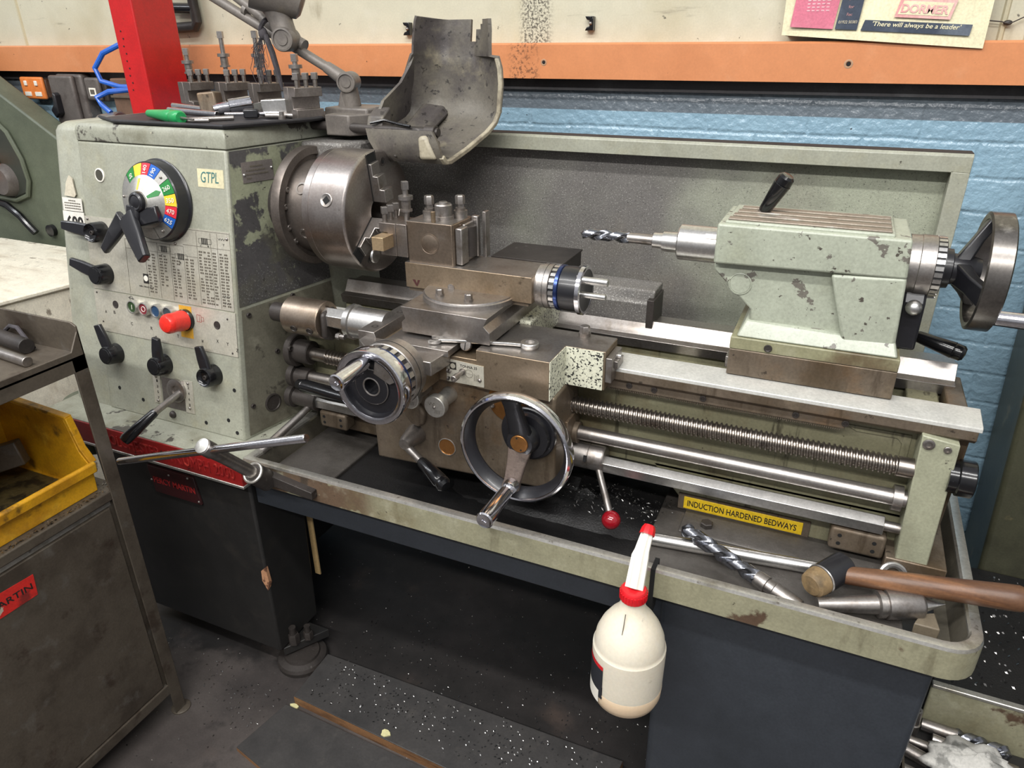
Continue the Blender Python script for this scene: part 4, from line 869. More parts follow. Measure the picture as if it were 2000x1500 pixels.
for x,z in ((.277,-.214),(.337,-.221)): obj('plate_rivet', MB().sphere((x,-.2296,z), .0038, 14, 8), M_steel, OP)
# --- cross slide
CSL = obj('cross_slide', MB().prism([(.172,-.112),(.345,-.112),(.337,-.127),(.349,-.138),(.349,-.160),(.172,-.160),(.172,-.142),(.180,-.134)], 'y', -.212, .08), M_steel, L, bevel=.0008, label='cross slide with dovetail sides')
obj('rear_cover', MB().box(.215,.372,.083,.20,-.125,-.092), M_darkiron, CSL, bevel=.0015)
obj('rear_cover_plate', MB().box(.213,.374,.081,.202,-.094,-.090), M_darkiron, CSL, bevel=.0008)
obj('swivel_base', MB().lathe((.262,-.108,-.112), ZU, [(0,.09),(.008,.0895),(.0095,.087),(.0118,.086),(.012,.0005)], 72), M_steel, CSL)
for x,y in ((.226,-.162),(.288,-.168)): obj('swivel_nut', MB().cyl((x,y,-.101),(x,y,-.096),.0085,n=18).hexhead((x,y,-.096), ZU, .0125, .009), M_steel, CSL)
# --- compound (top) slide
TS = obj('compound_slide', MB().box(.128,.389,-.119,-.026,-.1085,-.060), M_brownsteel, L, bevel=.0012, label='oil-browned compound slide')
obj('compound_base', MB().prism([(.130,-.108),(.36,-.108),(.372,-.1),(.38,-.1),(.38,-.117),(.130,-.117)], 'y', -.112, -.03), M_ironbrown, TS, bevel=.0006)
obj('socket_plug', MB().lathe((.226,-.119,-.098), NY, [(0,.0068),(.0012,.0068),(.0014,.005),(.0006,.004),(.0006,.0003)], 20), M_steel, TS)
obj('chalk_mark', MB().prism([(.143,-.092),(.149,-.092),(.152,-.1),(.1545,-.092),(.1595,-.092),(.1535,-.104),(.1505,-.104)], 'y', -.1194, -.1185), mat('dark_pen', (66,30,30), .6), TS)
# feed dial of the compound slide
def dial(name, p, d, s, parent):
    """graduated collar stack: satin collar, notched ring, blued ring, chrome hand disc"""
    d = V(d).normalized(); p = V(p)
    D_ = obj(name, MB().lathe(p, d, [(0,.93*s),(.16*s,.93*s),(.18*s,.97*s),(.62*s,.99*s),(.64*s,.96*s),(.64*s,.3*s)], 56), M_steel, parent)
    obj('collar_line', MB().torus(p+d*.38*s, d, .985*s, .007*s, 56, 6), M_blackgap, D_)
    # notched ring: small lands round the edge
    obj('notched_ring', MB().lathe(p, d, [(.64*s,.9*s),(.92*s,.9*s),(.92*s,.3*s)], 40), M_blackworn, D_)
    mb = MB(); _, u, w = mb.frame(d)
    for k in range(22):
        a_ = 2*pi*k/22; er = u*cos(a_)+w*sin(a_); et = -u*sin(a_)+w*cos(a_)
        mb.obox(p+d*.78*s+er*.92*s, .22*s, .15*s, .1*s, d, er)
    obj('ring_land', mb, M_bright, D_, label='bright notched lands')
    D_.children[-1]['kind'] = 'stuff'
    obj('blued_ring', MB().lathe(p, d, [(.90*s,.9*s),(.92*s,1.0*s),(1.06*s,1.0*s),(1.08*s,.96*s),(1.10*s,.94*s),(1.10*s,.3*s)], 56), M_blueband, D_)
    return D_
CD = dial('compound_dial', (.389,-.073,-.086), XA, .0415, TS)
obj('hand_disc', MB().lathe((.389,-.073,-.086), XA, [(.045,.036),(.046,.040),(.06,.041),(.077,.040),(.0785,.044),(.0855,.044),(.087,.042),(.085,.03),(.083,.0005)], 56), M_blackworn, CD)
obj('disc_rim', MB().lathe((.389,-.073,-.086), XA, [(.0775,.0405),(.0785,.0445),(.0858,.0445),(.0874,.042),(.0868,.038),(.079,.038)], 56, True), M_chrome, CD)
for y,z,x1,r in ((-.096,-.060,.522,.0068),(-.092,-.088,.518,.0056)): obj('crank_pin', MB().ccyl((.472,y,z),(x1,y,z), r, .0012), M_bright, CD)
# --- tool post
TP = obj('tool_post', MB().prism([(.134,-.112),(.228,-.112),(.231,-.108),(.231,-.03),(.134,-.03)], 'z', -.0605, .017), mat('tool_post_steel', (140,126,112), .33, .9, [((108,88,64), 8, .46, .7, {'amt':.6}), ((170,160,150), 12, .56, .74, {'amt':.6,'seed':3})], bump=.04, rvar=.1), L, bevel=.001, label='quick-change tool post block')
obj('post_plug', MB().lathe((.181,-.112,-.022), NY, [(0,.0195),(.0006,.0195),(.0008,.0186),(.0003,.0182),(.0003,.0175),(.0006,.017),(.0006,.0003)], 40), MATS['tool_post_steel'], TP)
mb = MB().box(.231,.245,-.105,-.078,-.058,.010).box(.231,.245,-.040,-.028,-.058,.020).box(.231,.238,-.078,-.04,-.06,.012)
obj('post_dovetail', mb, M_steel, TP, bevel=.002)
obj('post_dovetail_rail', MB().box(.250,.257,-.03,-.012,-.06,.027), M_steel, TP, bevel=.0008)
obj('post_eccentric', MB().cyl((.236,-.059,-.05),(.236,-.059,.006),.015,n=24), M_darkiron, TP)
obj('post_nut', MB().lathe((.19,-.07,.017), ZU, [(0,.02),(.006,.02),(.007,.0165),(.026,.0165),(.028,.015),(.028,.009),(.031,.0085),(.032,.007),(.032,.0003)], 32), M_steel, TP)
for x,y in ((.163,-.075),(.215,-.05)): 
    b_ = obj('cam_bolt', MB().cyl((x,y,.017),(x,y,.031),.013,n=24).cyl((x,y,.031),(x,y,.036),.0095,n=20).cyl((x,y,.036),(x,y,.043),.008,.0075,n=4).hexhead((x,y,.043), ZU, .016, .016), M_steel, TP)
obj('post_pin', MB().ccyl((.187,-.104,.012),(.187,-.104,.037), .0042, .0008), M_brownsteel, TP)
# --- apron
AP = obj('apron', MB().prism([(.090,-.447),(.476,-.428),(.472,-.238),(.088,-.238)], 'y', -.212, -.086), M_ironbrown, L, bevel=.005, seg=3, label='oil-stained cast apron')
obj('apron_right_lug', MB().box(.47,.478,-.16,-.09,-.40,-.31).cyl((.462,SY,-.352),(.487,SY,-.352),.021,n=28), M_ironbrown, AP, bevel=.001)
obj('sight_glass', MB().lathe((.254,-.212,-.385), NY, [(0,.0185),(.002,.0185),(.0024,.0168),(.0012,.0158),(.0008,.0003)], 36), M_brass, AP)
obj('sight_glass_ring', MB().torus((.254,-.2135,-.385), NY, .0178, .0011, 36, 8), M_silver, AP)
obj('inspection_cover', MB().lathe((.385,-.212,-.262), NY, [(0,.04),(.0015,.04),(.002,.0385),(.002,.0003)], 40), M_brass, AP)
for a in (200,320,80): obj('cover_screw', MB().capscrew((.385+.034*cos(d_(a)),-.214,-.262+.034*sin(d_(a))), NY, .0052, .004), M_steel, AP)
obj('apron_boss', MB().prism([(.165,-.325),(.18,-.345),(.196,-.352),(.210,-.343),(.214,-.32),(.20,-.30),(.175,-.30)], 'y', -.222, -.21), M_ironbrown, AP, bevel=.005, seg=3)
for x,z,yk in ((.213,-.262,-.268),(.266,-.269,-.272)):
    k_ = obj('feed_selector_knob', MB().lathe((x,-.212,z), NY, [(0,.0155),(.022,.0145),(.04,.0135),(.044,.0205),(.054,.0215),(.0585,.021),(.0595,.0195),(.0595,.0003)], 36), M_silver, AP)
    obj('knob_rivet', MB().sphere((x,-.2715,z), .0033, 12, 8), M_steel, k_)
    mb = MB()
    for j in range(5):
        s = 1 if j%2 else -1; mb.tube([(x-.012+.003*j,-.2717,z+.006-.003*s),(x-.009+.003*j,-.2717,z+.006+.003*s)], .0004, 4)
    for j in range(4): mb.tube([(x+.001+.003*j,-.2717,z-.012),(x+.002+.003*j,-.2717,z-.005)], .0004, 4)
    obj('knob_sign', mb, M_inkgrey, k_)
# feed engage lever
EL = obj('engage_lever', MB().lathe((.186,-.212,-.372), NY, [(0,.021),(.01,.02),(.018,.0175),(.034,.0155),(.046,.011),(.047,.0003)], 32), M_steel, AP)
pa, pb = V((.182,-.246,-.380)), V((.292,-.296,-.412)); dd_ = pb-pa
obj('lever_rod', MB().cyl(pa, pa+dd_*.45, .0085, .0075), M_steel, EL)
obj('lever_grip', MB().lathe(pa+dd_*.4, dd_, [(0,.008),(.006,.0105),(.04,.0135),(.062,.0145),(.064,.0135),(.066,.0145),(.074,.0145),(.080,.0105),(.0805,.0003)], 28), M_black, EL, label='black grip')
# half-nut lever grip showing behind the cross-feed dial
HL = obj('half_nut_lever', MB().lathe((-.135,-.165,-.346), (.19,-.04,.012), [(0,.006),(.003,.0115),(.02,.0145),(.022,.0135),(.024,.0148),(.10,.0155),(.16,.012),(.19,.009)], 28), M_black, AP, label='black lever grip')
obj('half_nut_boss', MB().cyl((.075,-.21,-.335),(.12,-.21,-.335),.014,n=20), M_steel, HL)
# cross-feed dial and crank
XD = dial('cross_feed_dial', (.208,-.286,-.196), NY, .060, L)
XD['label'] = 'large cross-feed dial with chrome rim and crank handle'
obj('crank_wheel', MB().lathe((.208,-.286,-.196), NY, [(.064,.058),(.066,.0645),(.068,.066),(.088,.0665),(.09,.066),(.088,.052),(.08,.05),(.08,.032),(.084,.031),(.084,.016),(.07,.015),(.07,.0005)], 72), M_blackworn, XD)
obj('crank_rim', MB().lathe((.208,-.286,-.196), NY, [(.0655,.064),(.068,.0668),(.088,.0672),(.0912,.0655),(.0915,.062),(.0895,.055),(.086,.0545),(.072,.060)], 72, True), M_chrome, XD)
obj('crank_hub_ring', MB().torus((.208,-.3685,-.196), NY, .031, .0014, 40, 8), M_steel, XD)
obj('crank_hub_bore', MB().torus((.208,-.3695,-.196), NY, .0155, .0016, 32, 8), M_steel, XD)
obj('crank_web', MB().prism([(.215,-.17),(.245,-.185),(.262,-.175),(.255,-.155),(.236,-.141),(.222,-.138)], 'y', -.3715, -.366), M_steel, XD, bevel=.001)
CH_ = obj('crank_handle', MB().lathe((.205,-.372,-.150), (-.02,-1,-.05), [(0,.0095),(.004,.0115),(.03,.0128),(.074,.0148),(.079,.0146),(.0805,.0125),(.0785,.0085),(.0785,.004),(.076,.0035),(.076,.0003)], 36), M_chrome, XD)
# --- carriage hand wheel
WX, WZ = .425, -.314
HW = obj('carriage_handwheel', MB().lathe((WX,-.212,WZ), NY, [(0,.052),(.008,.052),(.010,.05),(.010,.045),(.022,.043),(.024,.030),(.040,.026),(.046,.0235),(.0465,.017),(.0445,.0165),(.0445,.0003)], 48), M_blackworn, L, label='chrome-rimmed carriage handwheel')
obj('wheel_rim', MB().lathe((WX,-.272,WZ), NY, [(-.013,.0935),(-.010,.1015),(-.004,.1045),(.006,.1045),(.011,.1025),(.0135,.0990),(.0125,.0965),(.008,.0950),(-.008,.0925)], 80, True), M_chrome, HW)
obj('wheel_rim_inner', MB().lathe((WX,-.272,WZ), NY, [(.0105,.0955),(.004,.0900),(-.010,.0840),(-.013,.0845),(-.013,.0935)], 80, True), M_blackworn, HW)
for ang in (97,262):
    a_ = d_(ang); er = V((cos(a_),0,sin(a_))); et = V((-sin(a_),0,cos(a_)))
    rings = []
    for r,wd,y,th in ((.015,.042,-.250,.016),(.045,.034,-.258,.014),(.075,.030,-.266,.013),(.093,.036,-.270,.014)):
        c = V((WX,y,WZ))+er*r
        rings.append([c+et*wd*.5*s+NY*th*.5*q for s,q in ((-1,-1),(1,-1),(1,.6),(.7,1),(-.7,1),(-1,.6))])
    obj('wheel_spoke', MB().loft(rings), mat('worn_spoke_iron', (120,106,98), .5, .4, [((70,62,58), 30, .45, .65, {'amt':.7})], bump=.4, bscale=200) if ang > 200 else M_blackworn, HW, bevel=.002)
obj('wheel_hub_plug', MB().lathe((WX,-.2565,WZ), NY, [(0,.0165),(.0035,.0165),(.0042,.0155),(.0042,.0003)], 32), M_brass, HW)
for s in (-1,1): obj('hub_pin_hole', MB().cyl((WX-.004*s,-.2606,WZ+.011*s),(WX-.004*s,-.2610,WZ+.011*s),.0018,n=12), M_blackgap, HW)
a_ = d_(264); hb = V((WX,-.272,WZ))+V((cos(a_),0,sin(a_)))*.078
obj('wheel_handle', MB().lathe(hb, (0,-1,-.02), [(0,.0135),(.012,.013),(.020,.0105),(.022,.0085),(.024,.0085),(.026,.0118),(.06,.0138),(.104,.0158),(.112,.0156),(.1145,.0135),(.1125,.0085),(.1125,.0045),(.110,.004),(.110,.0003)], 36), M_chrome, HW)
# --- control lever with the red ball
CL = obj('control_lever', MB().lathe((.474,SY,-.398), XA, [(0,.024),(.002,.0255),(.035,.0255),(.036,.0245),(.037,.0255),(.062,.0255),(.066,.023),(.066,.0175)], 40), M_steel, L, label='control lever with a red ball knob')
obj('lever_rod', MB().cyl((.533,-.132,-.414),(.577,-.195,-.462),.0062,.0066,18), M_steel, CL)
obj('lever_slot', MB().obox((.507,-.140,-.391), .006, .002, .012, XA, (0,.35,1)), M_blackgap, CL)
obj('ball_knob', MB().sphere((.581,-.201,-.4685), .0175, 32, 20), M_redball, CL, label='red ball knob')
# --- multi-stop bar to the left of the carriage
MS = obj('carriage_stop', MB().lathe((-.137,-.15,-.192), XA, [(0,.0365),(.002,.0385),(.088,.0385),(.090,.037),(.090,.0005)], 56), mat('stop_drum_steel', (160,146,132), .3, .9, [((124,104,82), 7, .46, .7, {'amt':.6})], rvar=.1), L, label='drum and hexagon bar of the carriage stop')
obj('stop_bar', MB().loft([[V((x,-.15,-.186))+V((0,cos(pi/6+pi/3*k)*.022,sin(pi/6+pi/3*k)*.022)) for k in range(6)] for x in (-.05,.03)]), M_bright, MS, bevel=.001)
obj('stop_cylinder', MB().lathe((.012,-.15,-.186), XA, [(0,.034),(.012,.0355),(.014,.032),(.07,.032),(.09,.032),(.09,.0003)], 48), M_bright, MS)
obj('stop_bracket', MB().cyl((-.18,-.15,-.192),(-.135,-.15,-.192),.02,n=24), M_darkiron, MS)
obj('stop_clamp', MB().prism([(-.178,-.222),(-.15,-.236),(-.128,-.225),(-.122,-.185),(-.135,-.165),(-.175,-.17)], 'x', -.047, -.034), M_darkiron, MS, bevel=.008)
for x in (-.105,-.065): obj('stop_screw', MB().lathe((x,-.1865,-.206), (0,-1,-.35), [(0,.0075),(.0016,.0075),(.0018,.006),(.0006,.0055),(.0006,.0003)], 20), M_darkiron, MS)
for y,z in ((-.118,-.168),(-.178,-.21)): obj('stop_bolt', MB().hexhead((.003,y,z), (-1,0,0), .012, .009).cyl((.003,y,z),(.014,y,z),.005,n=12), M_steel, MS)
stop_plate(-.088,-.125,-.447,.072,.04,M_ironbrown)
obj('bed_left_foot', MB().box(-.16,.035,-.083,.085,-.488,-.40), M_ironbrown, BED, bevel=.003)

# worn bright tops of the oil-browned blocks
obj('saddle_top', MB().prism([(.3308,-.2272),(.4662,-.2272),(.4662,-.1492),(.5392,-.1492),(.5392,-.0808),(.3456,-.0808),(.3308,-.1004)], 'z', -.166, -.1646), M_steel, SD, label='worn grey top face')
obj('slide_top', MB().box(.1288,.3882,-.1182,-.0268,-.061,-.0596), M_steel, TS, label='worn grey top face')
obj('post_top', MB().box(.1348,.2274,-.1112,-.0308,.016,.0174), M_steel, TP, label='worn grey top face')
# --- tailstock
sec = [(-.075,.053),(-.066,.056),(-.062,.056),(.06,.056),(.072,.045),(.072,-.01),(-.075,-.01)]
TB = obj('tailstock', MB().prism([(.690,.053),(.968,.053),(.972,-.006),(.690,-.012)], 'y', -.075, .075), M_green_ts, L, bevel=.004, seg=3, label='chipped pale green tailstock')
obj('tailstock_top', MB().prism([(.700,-.066),(.945,-.066),(.945,.066),(.700,.066)], 'z', .05, .0575), M_green_ts, TB, bevel=.003)
mb = MB()
for k in range(4): mb.box(.704+.003*k,.940,-.062+.030*k,-.044+.030*k,.0575,.0605)
obj('top_ribs', mb, mat('worn_rib_metal', (150,140,128), .4, .5, [((196,194,188), 22, .55, .7, {'amt':.8}), ((108,90,74), 14, .55, .7, {'amt':.6,'seed':3})], bump=.1), TB, bevel=.001)
# web below: set back between the nose overhang and the foot
obj('tailstock_web', MB().prism([(.705,-.008),(.972,-.002),(.977,-.128),(.757,-.128),(.757,-.088),(.690,-.026),(.690,-.012)], 'y', -.058, .058), M_green_ts, TB, bevel=.003)
obj('tailstock_rear_pillar', MB().prism([(.868,-.01),(.972,-.004),(.978,-.128),(.905,-.128)], 'y', -.0748, .06), M_green_ts, TB, bevel=.005, seg=3)
obj('tailstock_foot', MB().hexa([(.742,-.084,-.128),(.984,-.084,-.128),(.984,.08,-.128),(.742,.08,-.128),(.752,-.058,-.105),(.976,-.074,-.105),(.976,.06,-.105),(.752,.06,-.105)]), M_green_ts, TB, bevel=.003)
M_tsbase = mat('tailstock_base_paint', (134,132,104), .4, 0, [((92,78,58), 7, .44, .6, {'amt':.9}), ((160,158,134), 14, .58, .74, {'amt':.5,'seed':3}), ((72,60,50), 30, .62, .68, {'seed':5,'amt':.7})], bump=.1)
obj('tailstock_base_top', MB().box(.734,.988,-.086,.09,-.150,-.1285), M_tsbase, TB, bevel=.002)
obj('tailstock_base', MB().prism([(-.086,-.150),(.09,-.150),(.09,-.196),(.06,-.196),(-.02,-.2),(-.086,-.196)], 'x', .734, .988), M_ironbrown, TB, bevel=.0015)
obj('base_wiper', MB().box(.727,.736,-.06,-.03,-.196,-.176), M_steel, TB, bevel=.001)
obj('base_screw', MB().lathe((.795,-.087,-.14), NY, [(0,.0065),(.001,.0065),(.0014,.005),(.0006,.004),(.0006,.0003)], 20), M_darkiron, TB)
obj('round_plug', MB().lathe((.735,-.058,-.046), NY, [(0,.0185),(.001,.0185),(.0016,.0172),(.0004,.0168),(.0004,.0160),(.0012,.0155),(.0012,.0003)], 36), M_green_ts, TB)
QL = obj('quill', MB().lathe((.690,0,-.001), (-1,0,0), [(-.02,.0305),(.070,.0305),(.072,.0290),(.072,.013),(.03,.012),(.03,.0003)], 56), M_bright, TB)
obj('quill_slot', MB().obox((.676,-.024,.0185), .022, .0012, .009, XA, (0,.62,.78)), M_steel, QL)
HWT = obj('tailstock_handwheel', MB().lathe((.971,0,-.002), XA, [(0,.047),(.015,.047),(.016,.048),(.036,.048),(.037,.0465),(.0375,.02),(.05,.02)], 56), M_steel, L, label='tailstock handwheel with a long steel handle')
mb = MB()
for k in range(30):
    a_ = 2*pi*k/30; er = V((0,cos(a_),sin(a_))); mb.obox(V((1.0135,0,-.002))+er*.0455, .011, .0062, .005, XA, er)
rg = obj('notched_ring', MB().lathe((1.007,0,-.002), XA, [(0,.0445),(.0135,.0445),(.014,.03)], 48), M_blackworn, HWT)
obj('ring_land', mb, M_bright, HWT, label='bright notched lands'); HWT.children[-1]['kind'] = 'stuff'
obj('wheel_hub', MB().lathe((1.02,0,-.002), XA, [(0,.031),(.012,.030),(.014,.024),(.04,.022),(.052,.018),(.053,.0003)], 36), M_blackworn, HWT)
rim = [(-.016,.084),(-.014,.0885),(.014,.0885),(.0165,.084),(.014,.078),(-.014,.078)]
obj('wheel_rim', MB().lathe((1.082,0,-.002), XA, rim, 72, True), mat('worn_rim_steel', (118,114,110), .24, .9, [((74,70,66), 14, .5, .66, {'amt':.6}), ((200,196,190), 30, .6, .72, {'amt':.5,'seed':3})], rvar=.1), HWT)
for ang in (75,195,315):
    a_ = d_(ang); er = V((0,cos(a_),sin(a_))); et = V((0,-sin(a_),cos(a_))); rings = []
    for r,wd,x,th in ((.012,.036,1.045,.022),(.045,.030,1.060,.016),(.08,.034,1.078,.016)):
        c = V((x,0,-.002))+er*r; rings.append([c+et*wd*.5*s+XA*th*.5*q for s,q in ((-1,-1),(1,-1),(1,1),(-1,1))])
    obj('wheel_spoke', MB().loft(rings), M_blackworn, HWT, bevel=.003)
obj('wheel_handle', MB().lathe((1.085,-.052,-.055), (1,-.02,0), [(0,.009),(.006,.0105),(.012,.009),(.014,.0115),(.09,.0125),(.10,.012),(.101,.0003)], 28), M_chrome, HWT)
# clamp levers
def grip_lever(name, p, q, rod, m_=M_black, parent=L, label=None):
    p = V(p); q = V(q); d = q-p; l = d.length
    o = obj(name, MB().cyl(p, p+d*rod, .0085, .0085, 20), M_steel, parent, label=label)
    s = l*(1-rod)
    obj('lever_grip', MB().lathe(p+d*rod, d, [(0,.0085),(.002,.0098),(s*.55,.0128),(s*.76,.0142),(s*.77,.0132),(s*.785,.0138),(s*.93,.0132),(s*.985,.0095),(s,.0003)], 28), m_, o)
    return o
grip_lever('quill_clamp_lever', (.742,.012,.045), (.780,.0,.122), .2, label='black-gripped quill clamp lever')
LV2 = grip_lever('tailstock_clamp_lever', (.965,.07,-.125), (1.09,.03,-.148), .42, label='black-gripped tailstock clamp lever')
obj('clamp_boss', MB().prism([(.05,-.128),(.05,-.07),(.03,-.03),(-.02,-.02),(-.04,-.05),(-.04,-.128)], 'x', .976, 1.008), M_blackworn, LV2, bevel=.004)
obj('clamp_oiler', MB().sphere((.992,-.048,-.055), .012, 18, 10), M_bright, LV2)
# ------------------------------------------------------------------ things on and around the lathe
MZ = .1675
MAT = obj('tool_mat', MB().prism([(-.655,-.085),(-.54,-.142),(-.245,-.142),(-.170,.03),(-.165,.21),(-.655,.21)], 'z', MZ+.0002, MZ+.003), M_rubber); tag(MAT, 'black rubber tray mat with upturned lip on top of the headstock', 'mat')
mb = MB()
P = [V((-.655,-.085,MZ+.003)),V((-.54,-.142,MZ+.003)),V((-.245,-.142,MZ+.003)),V((-.170,.03,MZ+.003)),V((-.165,.21,MZ+.003))]
mb.tube([p+V((0,0,.002)) for p in P], .0035, 8); obj('mat_lip', mb, M_rubber, MAT)
M_holder = mat('tool_holder_steel', (140,132,126), .34, .9, [((96,86,76), 9, .46, .7, {'amt':.7}), ((176,170,164), 12, .56, .74, {'amt':.5,'seed':3})], bump=.05, rvar=.1)
def holder(loc, rz, label, tool=None, studh=.075):
    """quick-change tool holder: slotted block, dovetail back, three set screws and a height stud with knurled nut"""
    x0,y0,z0 = loc; t = thing('tool_holder', (x0,y0,z0), label, 'tool holder', None)
    R_ = Matrix.Translation(V(loc)) @ Matrix.Rotation(rz, 4, 'Z')
    def T_(mb): return mb.xf(R_)
    b = obj('holder_body', T_(MB().prism([(-.030,0),(.006,0),(.006,.062),(-.030,.062),(-.030,.044),(-.012,.044),(-.012,.020),(-.030,.020)], 'y', -.030, .030).prism([(.0065,-.030),(.030,-.030),(.030,-.018),(.018,-.010),(.018,.010),(.030,.018),(.030,.030),(.0065,.030)], 'z', 0, .062)), M_holder, t, bevel=.001)
    for y in (-.02, .0, .02):
        obj('clamp_screw', T_(MB().cyl((-.022,y,.062),(-.022,y,.078),.0045,n=12).lathe((-.022,y,.077), (0,0,1), [(0,.0078),(.012,.0078),(.0128,.0066)], 4)), M_steel, t)
    obj('height_stud', T_(MB().cyl((.012,.004,.062),(.012,.004,.062+studh-.010),.0052,n=14).lathe((.012,.004,.062+studh-.012), (0,0,1), [(0,.0082),(.014,.0082),(.0148,.007)], 4)), M_steel, t)
    zz = .062+studh*.42
    obj('knurled_nut', T_(MB().lathe((.012,.004,zz-.012), (0,0,1), [(0,.0115),(.004,.0115),(.004,.0088),(.022,.0088),(.022,.0138),(.029,.0138),(.029,.004)], 24)), M_steel, t)
    return t, R_
GH = 'tool holders on the headstock'
h1,_ = holder((-.205,.055,MZ+.003), radians(152), 'tool holder nearest the lamp bracket, with no bolt above its nut', studh=.06)
h2,_ = holder((-.39,.155,MZ+.003), radians(158), 'tool holder with tall bolt, second from the lamp bracket', studh=.105)
h3,_ = holder((-.50,.165,MZ+.003), radians(160), 'tool holder with tall bolt, third from the lamp bracket', studh=.105)
h4,_ = holder((-.60,.150,MZ+.003), radians(163), 'short-bolted tool holder beside the red post', studh=.07)
for h in (h1,h2,h3,h4): h['group'] = GH
# holder clamped on the tool post
hp,_ = holder((.104,-.085,-.052), radians(0), 'tool holder clamped to the left side of the tool post', studh=.07)
M2 = M_brownsteel
sb = obj('square_tool_bar', MB().box(.079,.104,-.150,-.035,-.0345,-.0095), mat('square_tool_steel', (190,166,132), .35, .7, [((140,110,76), 14, .5, .7, {'amt':.7})]), None, bevel=.0008); tag(sb, 'short square tool bar clamped in the holder beside the chuck', 'tool bar')
rb = obj('round_disc', MB().ccyl((.074,-.139,-.0485),(.079,-.139,-.0485),.0132,.0008,36), M_bright); tag(rb, 'small bright round disc stuck below the square tool bar', 'disc')
# boring tool lying in front of the holders
bt = thing('boring_tool', (-.30,.05,MZ+.003), 'chunky ground tool block with broken tip lying before the tool holders', 'cutting tool')
obj('tool_shank', MB().obox((-.268,.05,MZ+.026), .066, .034, .03, (.93,.36,.05), (0,0,1)), M_bright, bt, bevel=.002)
obj('tool_tip', MB().loft([[V((-.318,.028,MZ+.012))+V(q) for q in ((0,0,0),(.012,.012,0),(.012,.012,.018),(0,0,.02))],[V((-.290,.038,MZ+.006))+V(q) for q in ((-.004,-.012,0),(.006,.022,0),(.006,.022,.032),(-.004,-.012,.03))]]), M_steel, bt, bevel=.001)
obj('tool_tail', MB().cyl((-.238,.062,MZ+.026),(-.222,.068,MZ+.027),.013,n=24), M_darkiron, bt)
# plain square block lump between the holders
lb = obj('clamp_block', MB().obox((-.47,.06,MZ+.027), .04, .05, .045, (.9,.45,.1), (0,.1,1)), M_ironbrown, None, bevel=.004); tag(lb, 'rusty clamp block lying against the tool holders', 'clamp block')
# green handled tool
gt = thing('scraper', (-.45,-.1,MZ+.003), 'green-handled scraper lying on the mat edge', 'hand tool')
p = V((-.522,-.07,MZ+.0145)); q = V((-.372,-.122,MZ+.0145)); d = q-p; l = d.length
obj('tool_handle', MB().lathe(p, d, [(0,.003),(.004,.0075),(.02,.0085),(l*.55,.0122),(l*.72,.0138),(l*.76,.0118),(l*.8,.0138),(l*.97,.0138),(l,.011)], 20), mat('green_plastic', (30,142,78), .32, coat=.2), gt)
obj('tool_blade', MB().cyl(q, q+d.normalized()*.055, .0028, .0018, 10), M_steel, gt)
# chrome rods / socket bars
def rod(name, a, b, r, label, cat, m_=M_chrome, extra=None):
    a = V(a); b = V(b); o = obj(name, MB().ccyl(a, b, r, .001, 20), m_); tag(o, label, cat); return o
sbar = thing('socket_wrench', (-.5,.08,MZ+.003), 'chrome socket wrench with big round head on the mat', 'wrench')
obj('wrench_bar', MB().ccyl((-.655,.122,MZ+.012),(-.43,.04,MZ+.012),.0075,.001,20), M_chrome, sbar)
obj('wrench_head', MB().lathe((-.425,.035,MZ+.018), (.55,.8,.1), [(-.012,.008),(.0,.0115),(.02,.0125),(.022,.0165),(.07,.0165),(.072,.014),(.06,.012),(.06,.0003)], 28), M_chrome, sbar)
rod('pin_punch', (-.588,.045,MZ+.0105), (-.392,-.005,MZ+.0105), .0062, 'plain chrome pin lying between the socket wrench and the green scraper', 'punch')
rod('flat_scriber', (-.377,-.098,MZ+.0085), (-.318,-.035,MZ+.0085), .0050, 'short steel scriber lying right of the green handle', 'scriber', M_steel)
rod('small_rod', (-.385,-.112,MZ+.0075), (-.335,-.085,MZ+.0075), .0040, 'thin steel rod at the front edge of the mat', 'rod', M_steel)
tb = thing('tap_holder', (-.31,0,MZ+.003), 'small dark tap holder with thin spindle on the mat', 'tap holder')
obj('holder_block', MB().obox((-.308,.006,MZ+.014), .03, .022, .018, (.8,.6,0)), M_blackworn, tb, bevel=.003)
obj('holder_spindle', MB().cyl((-.36,-.015,MZ+.013),(-.25,.035,MZ+.013),.0035,n=12), M_chrome, tb)
rod('tommy_bar', (-.275,.012,MZ+.010), (-.205,.036,MZ+.010), .0052, 'short steel tommy bar in front of the nearest tool holder', 'bar', M_steel)
ht = obj('thumb_screw', MB().lathe((-.232,.012,MZ+.003),(0,0,1),[(0,.008),(.008,.008),(.008,.005),(.016,.005)],18), M_steel); tag(ht, 'tiny thumb screw standing before the nearest tool holder', 'screw')

# --- machine lamp: base bracket, jointed arm, shade
LP_ = thing('machine_lamp', (-.13,.19,MZ), 'grimy jointed machine lamp with its arm crossing before the cream wall', 'lamp')
obj('lamp_base', MB().prism([(-.19,.10),(-.08,.10),(-.06,.15),(-.08,.2),(-.19,.2)], 'z', MZ-.02, MZ+.022).cyl((-.165,.145,MZ),(-.155,.145,MZ+.05),.022,.016,24), M_lamp, LP_, bevel=.004)
jn = V((-.149,.14,.238)); kn = V((-.283,.14,.314)); ed = V((-.60,.14,.462))
obj('lamp_stem', MB().cyl((-.148,.146,MZ+.02),jn,.02,.017,24).prism([(-.16,.06),(-.10,.06),(-.07,.10),(-.11,.2),(-.16,.2)], 'z', MZ-.03, MZ+.012), M_lamp, LP_, bevel=.003)
dj = (V((.35,-1,.0))).normalized()
obj('lower_joint', MB().lathe(jn-dj*.03, dj, [(0,.019),(.003,.021),(.046,.021),(.049,.0195),(.0495,.0165),(.047,.016),(.047,.0105),(.049,.010),(.049,.0003)], 36), M_lamp, LP_)
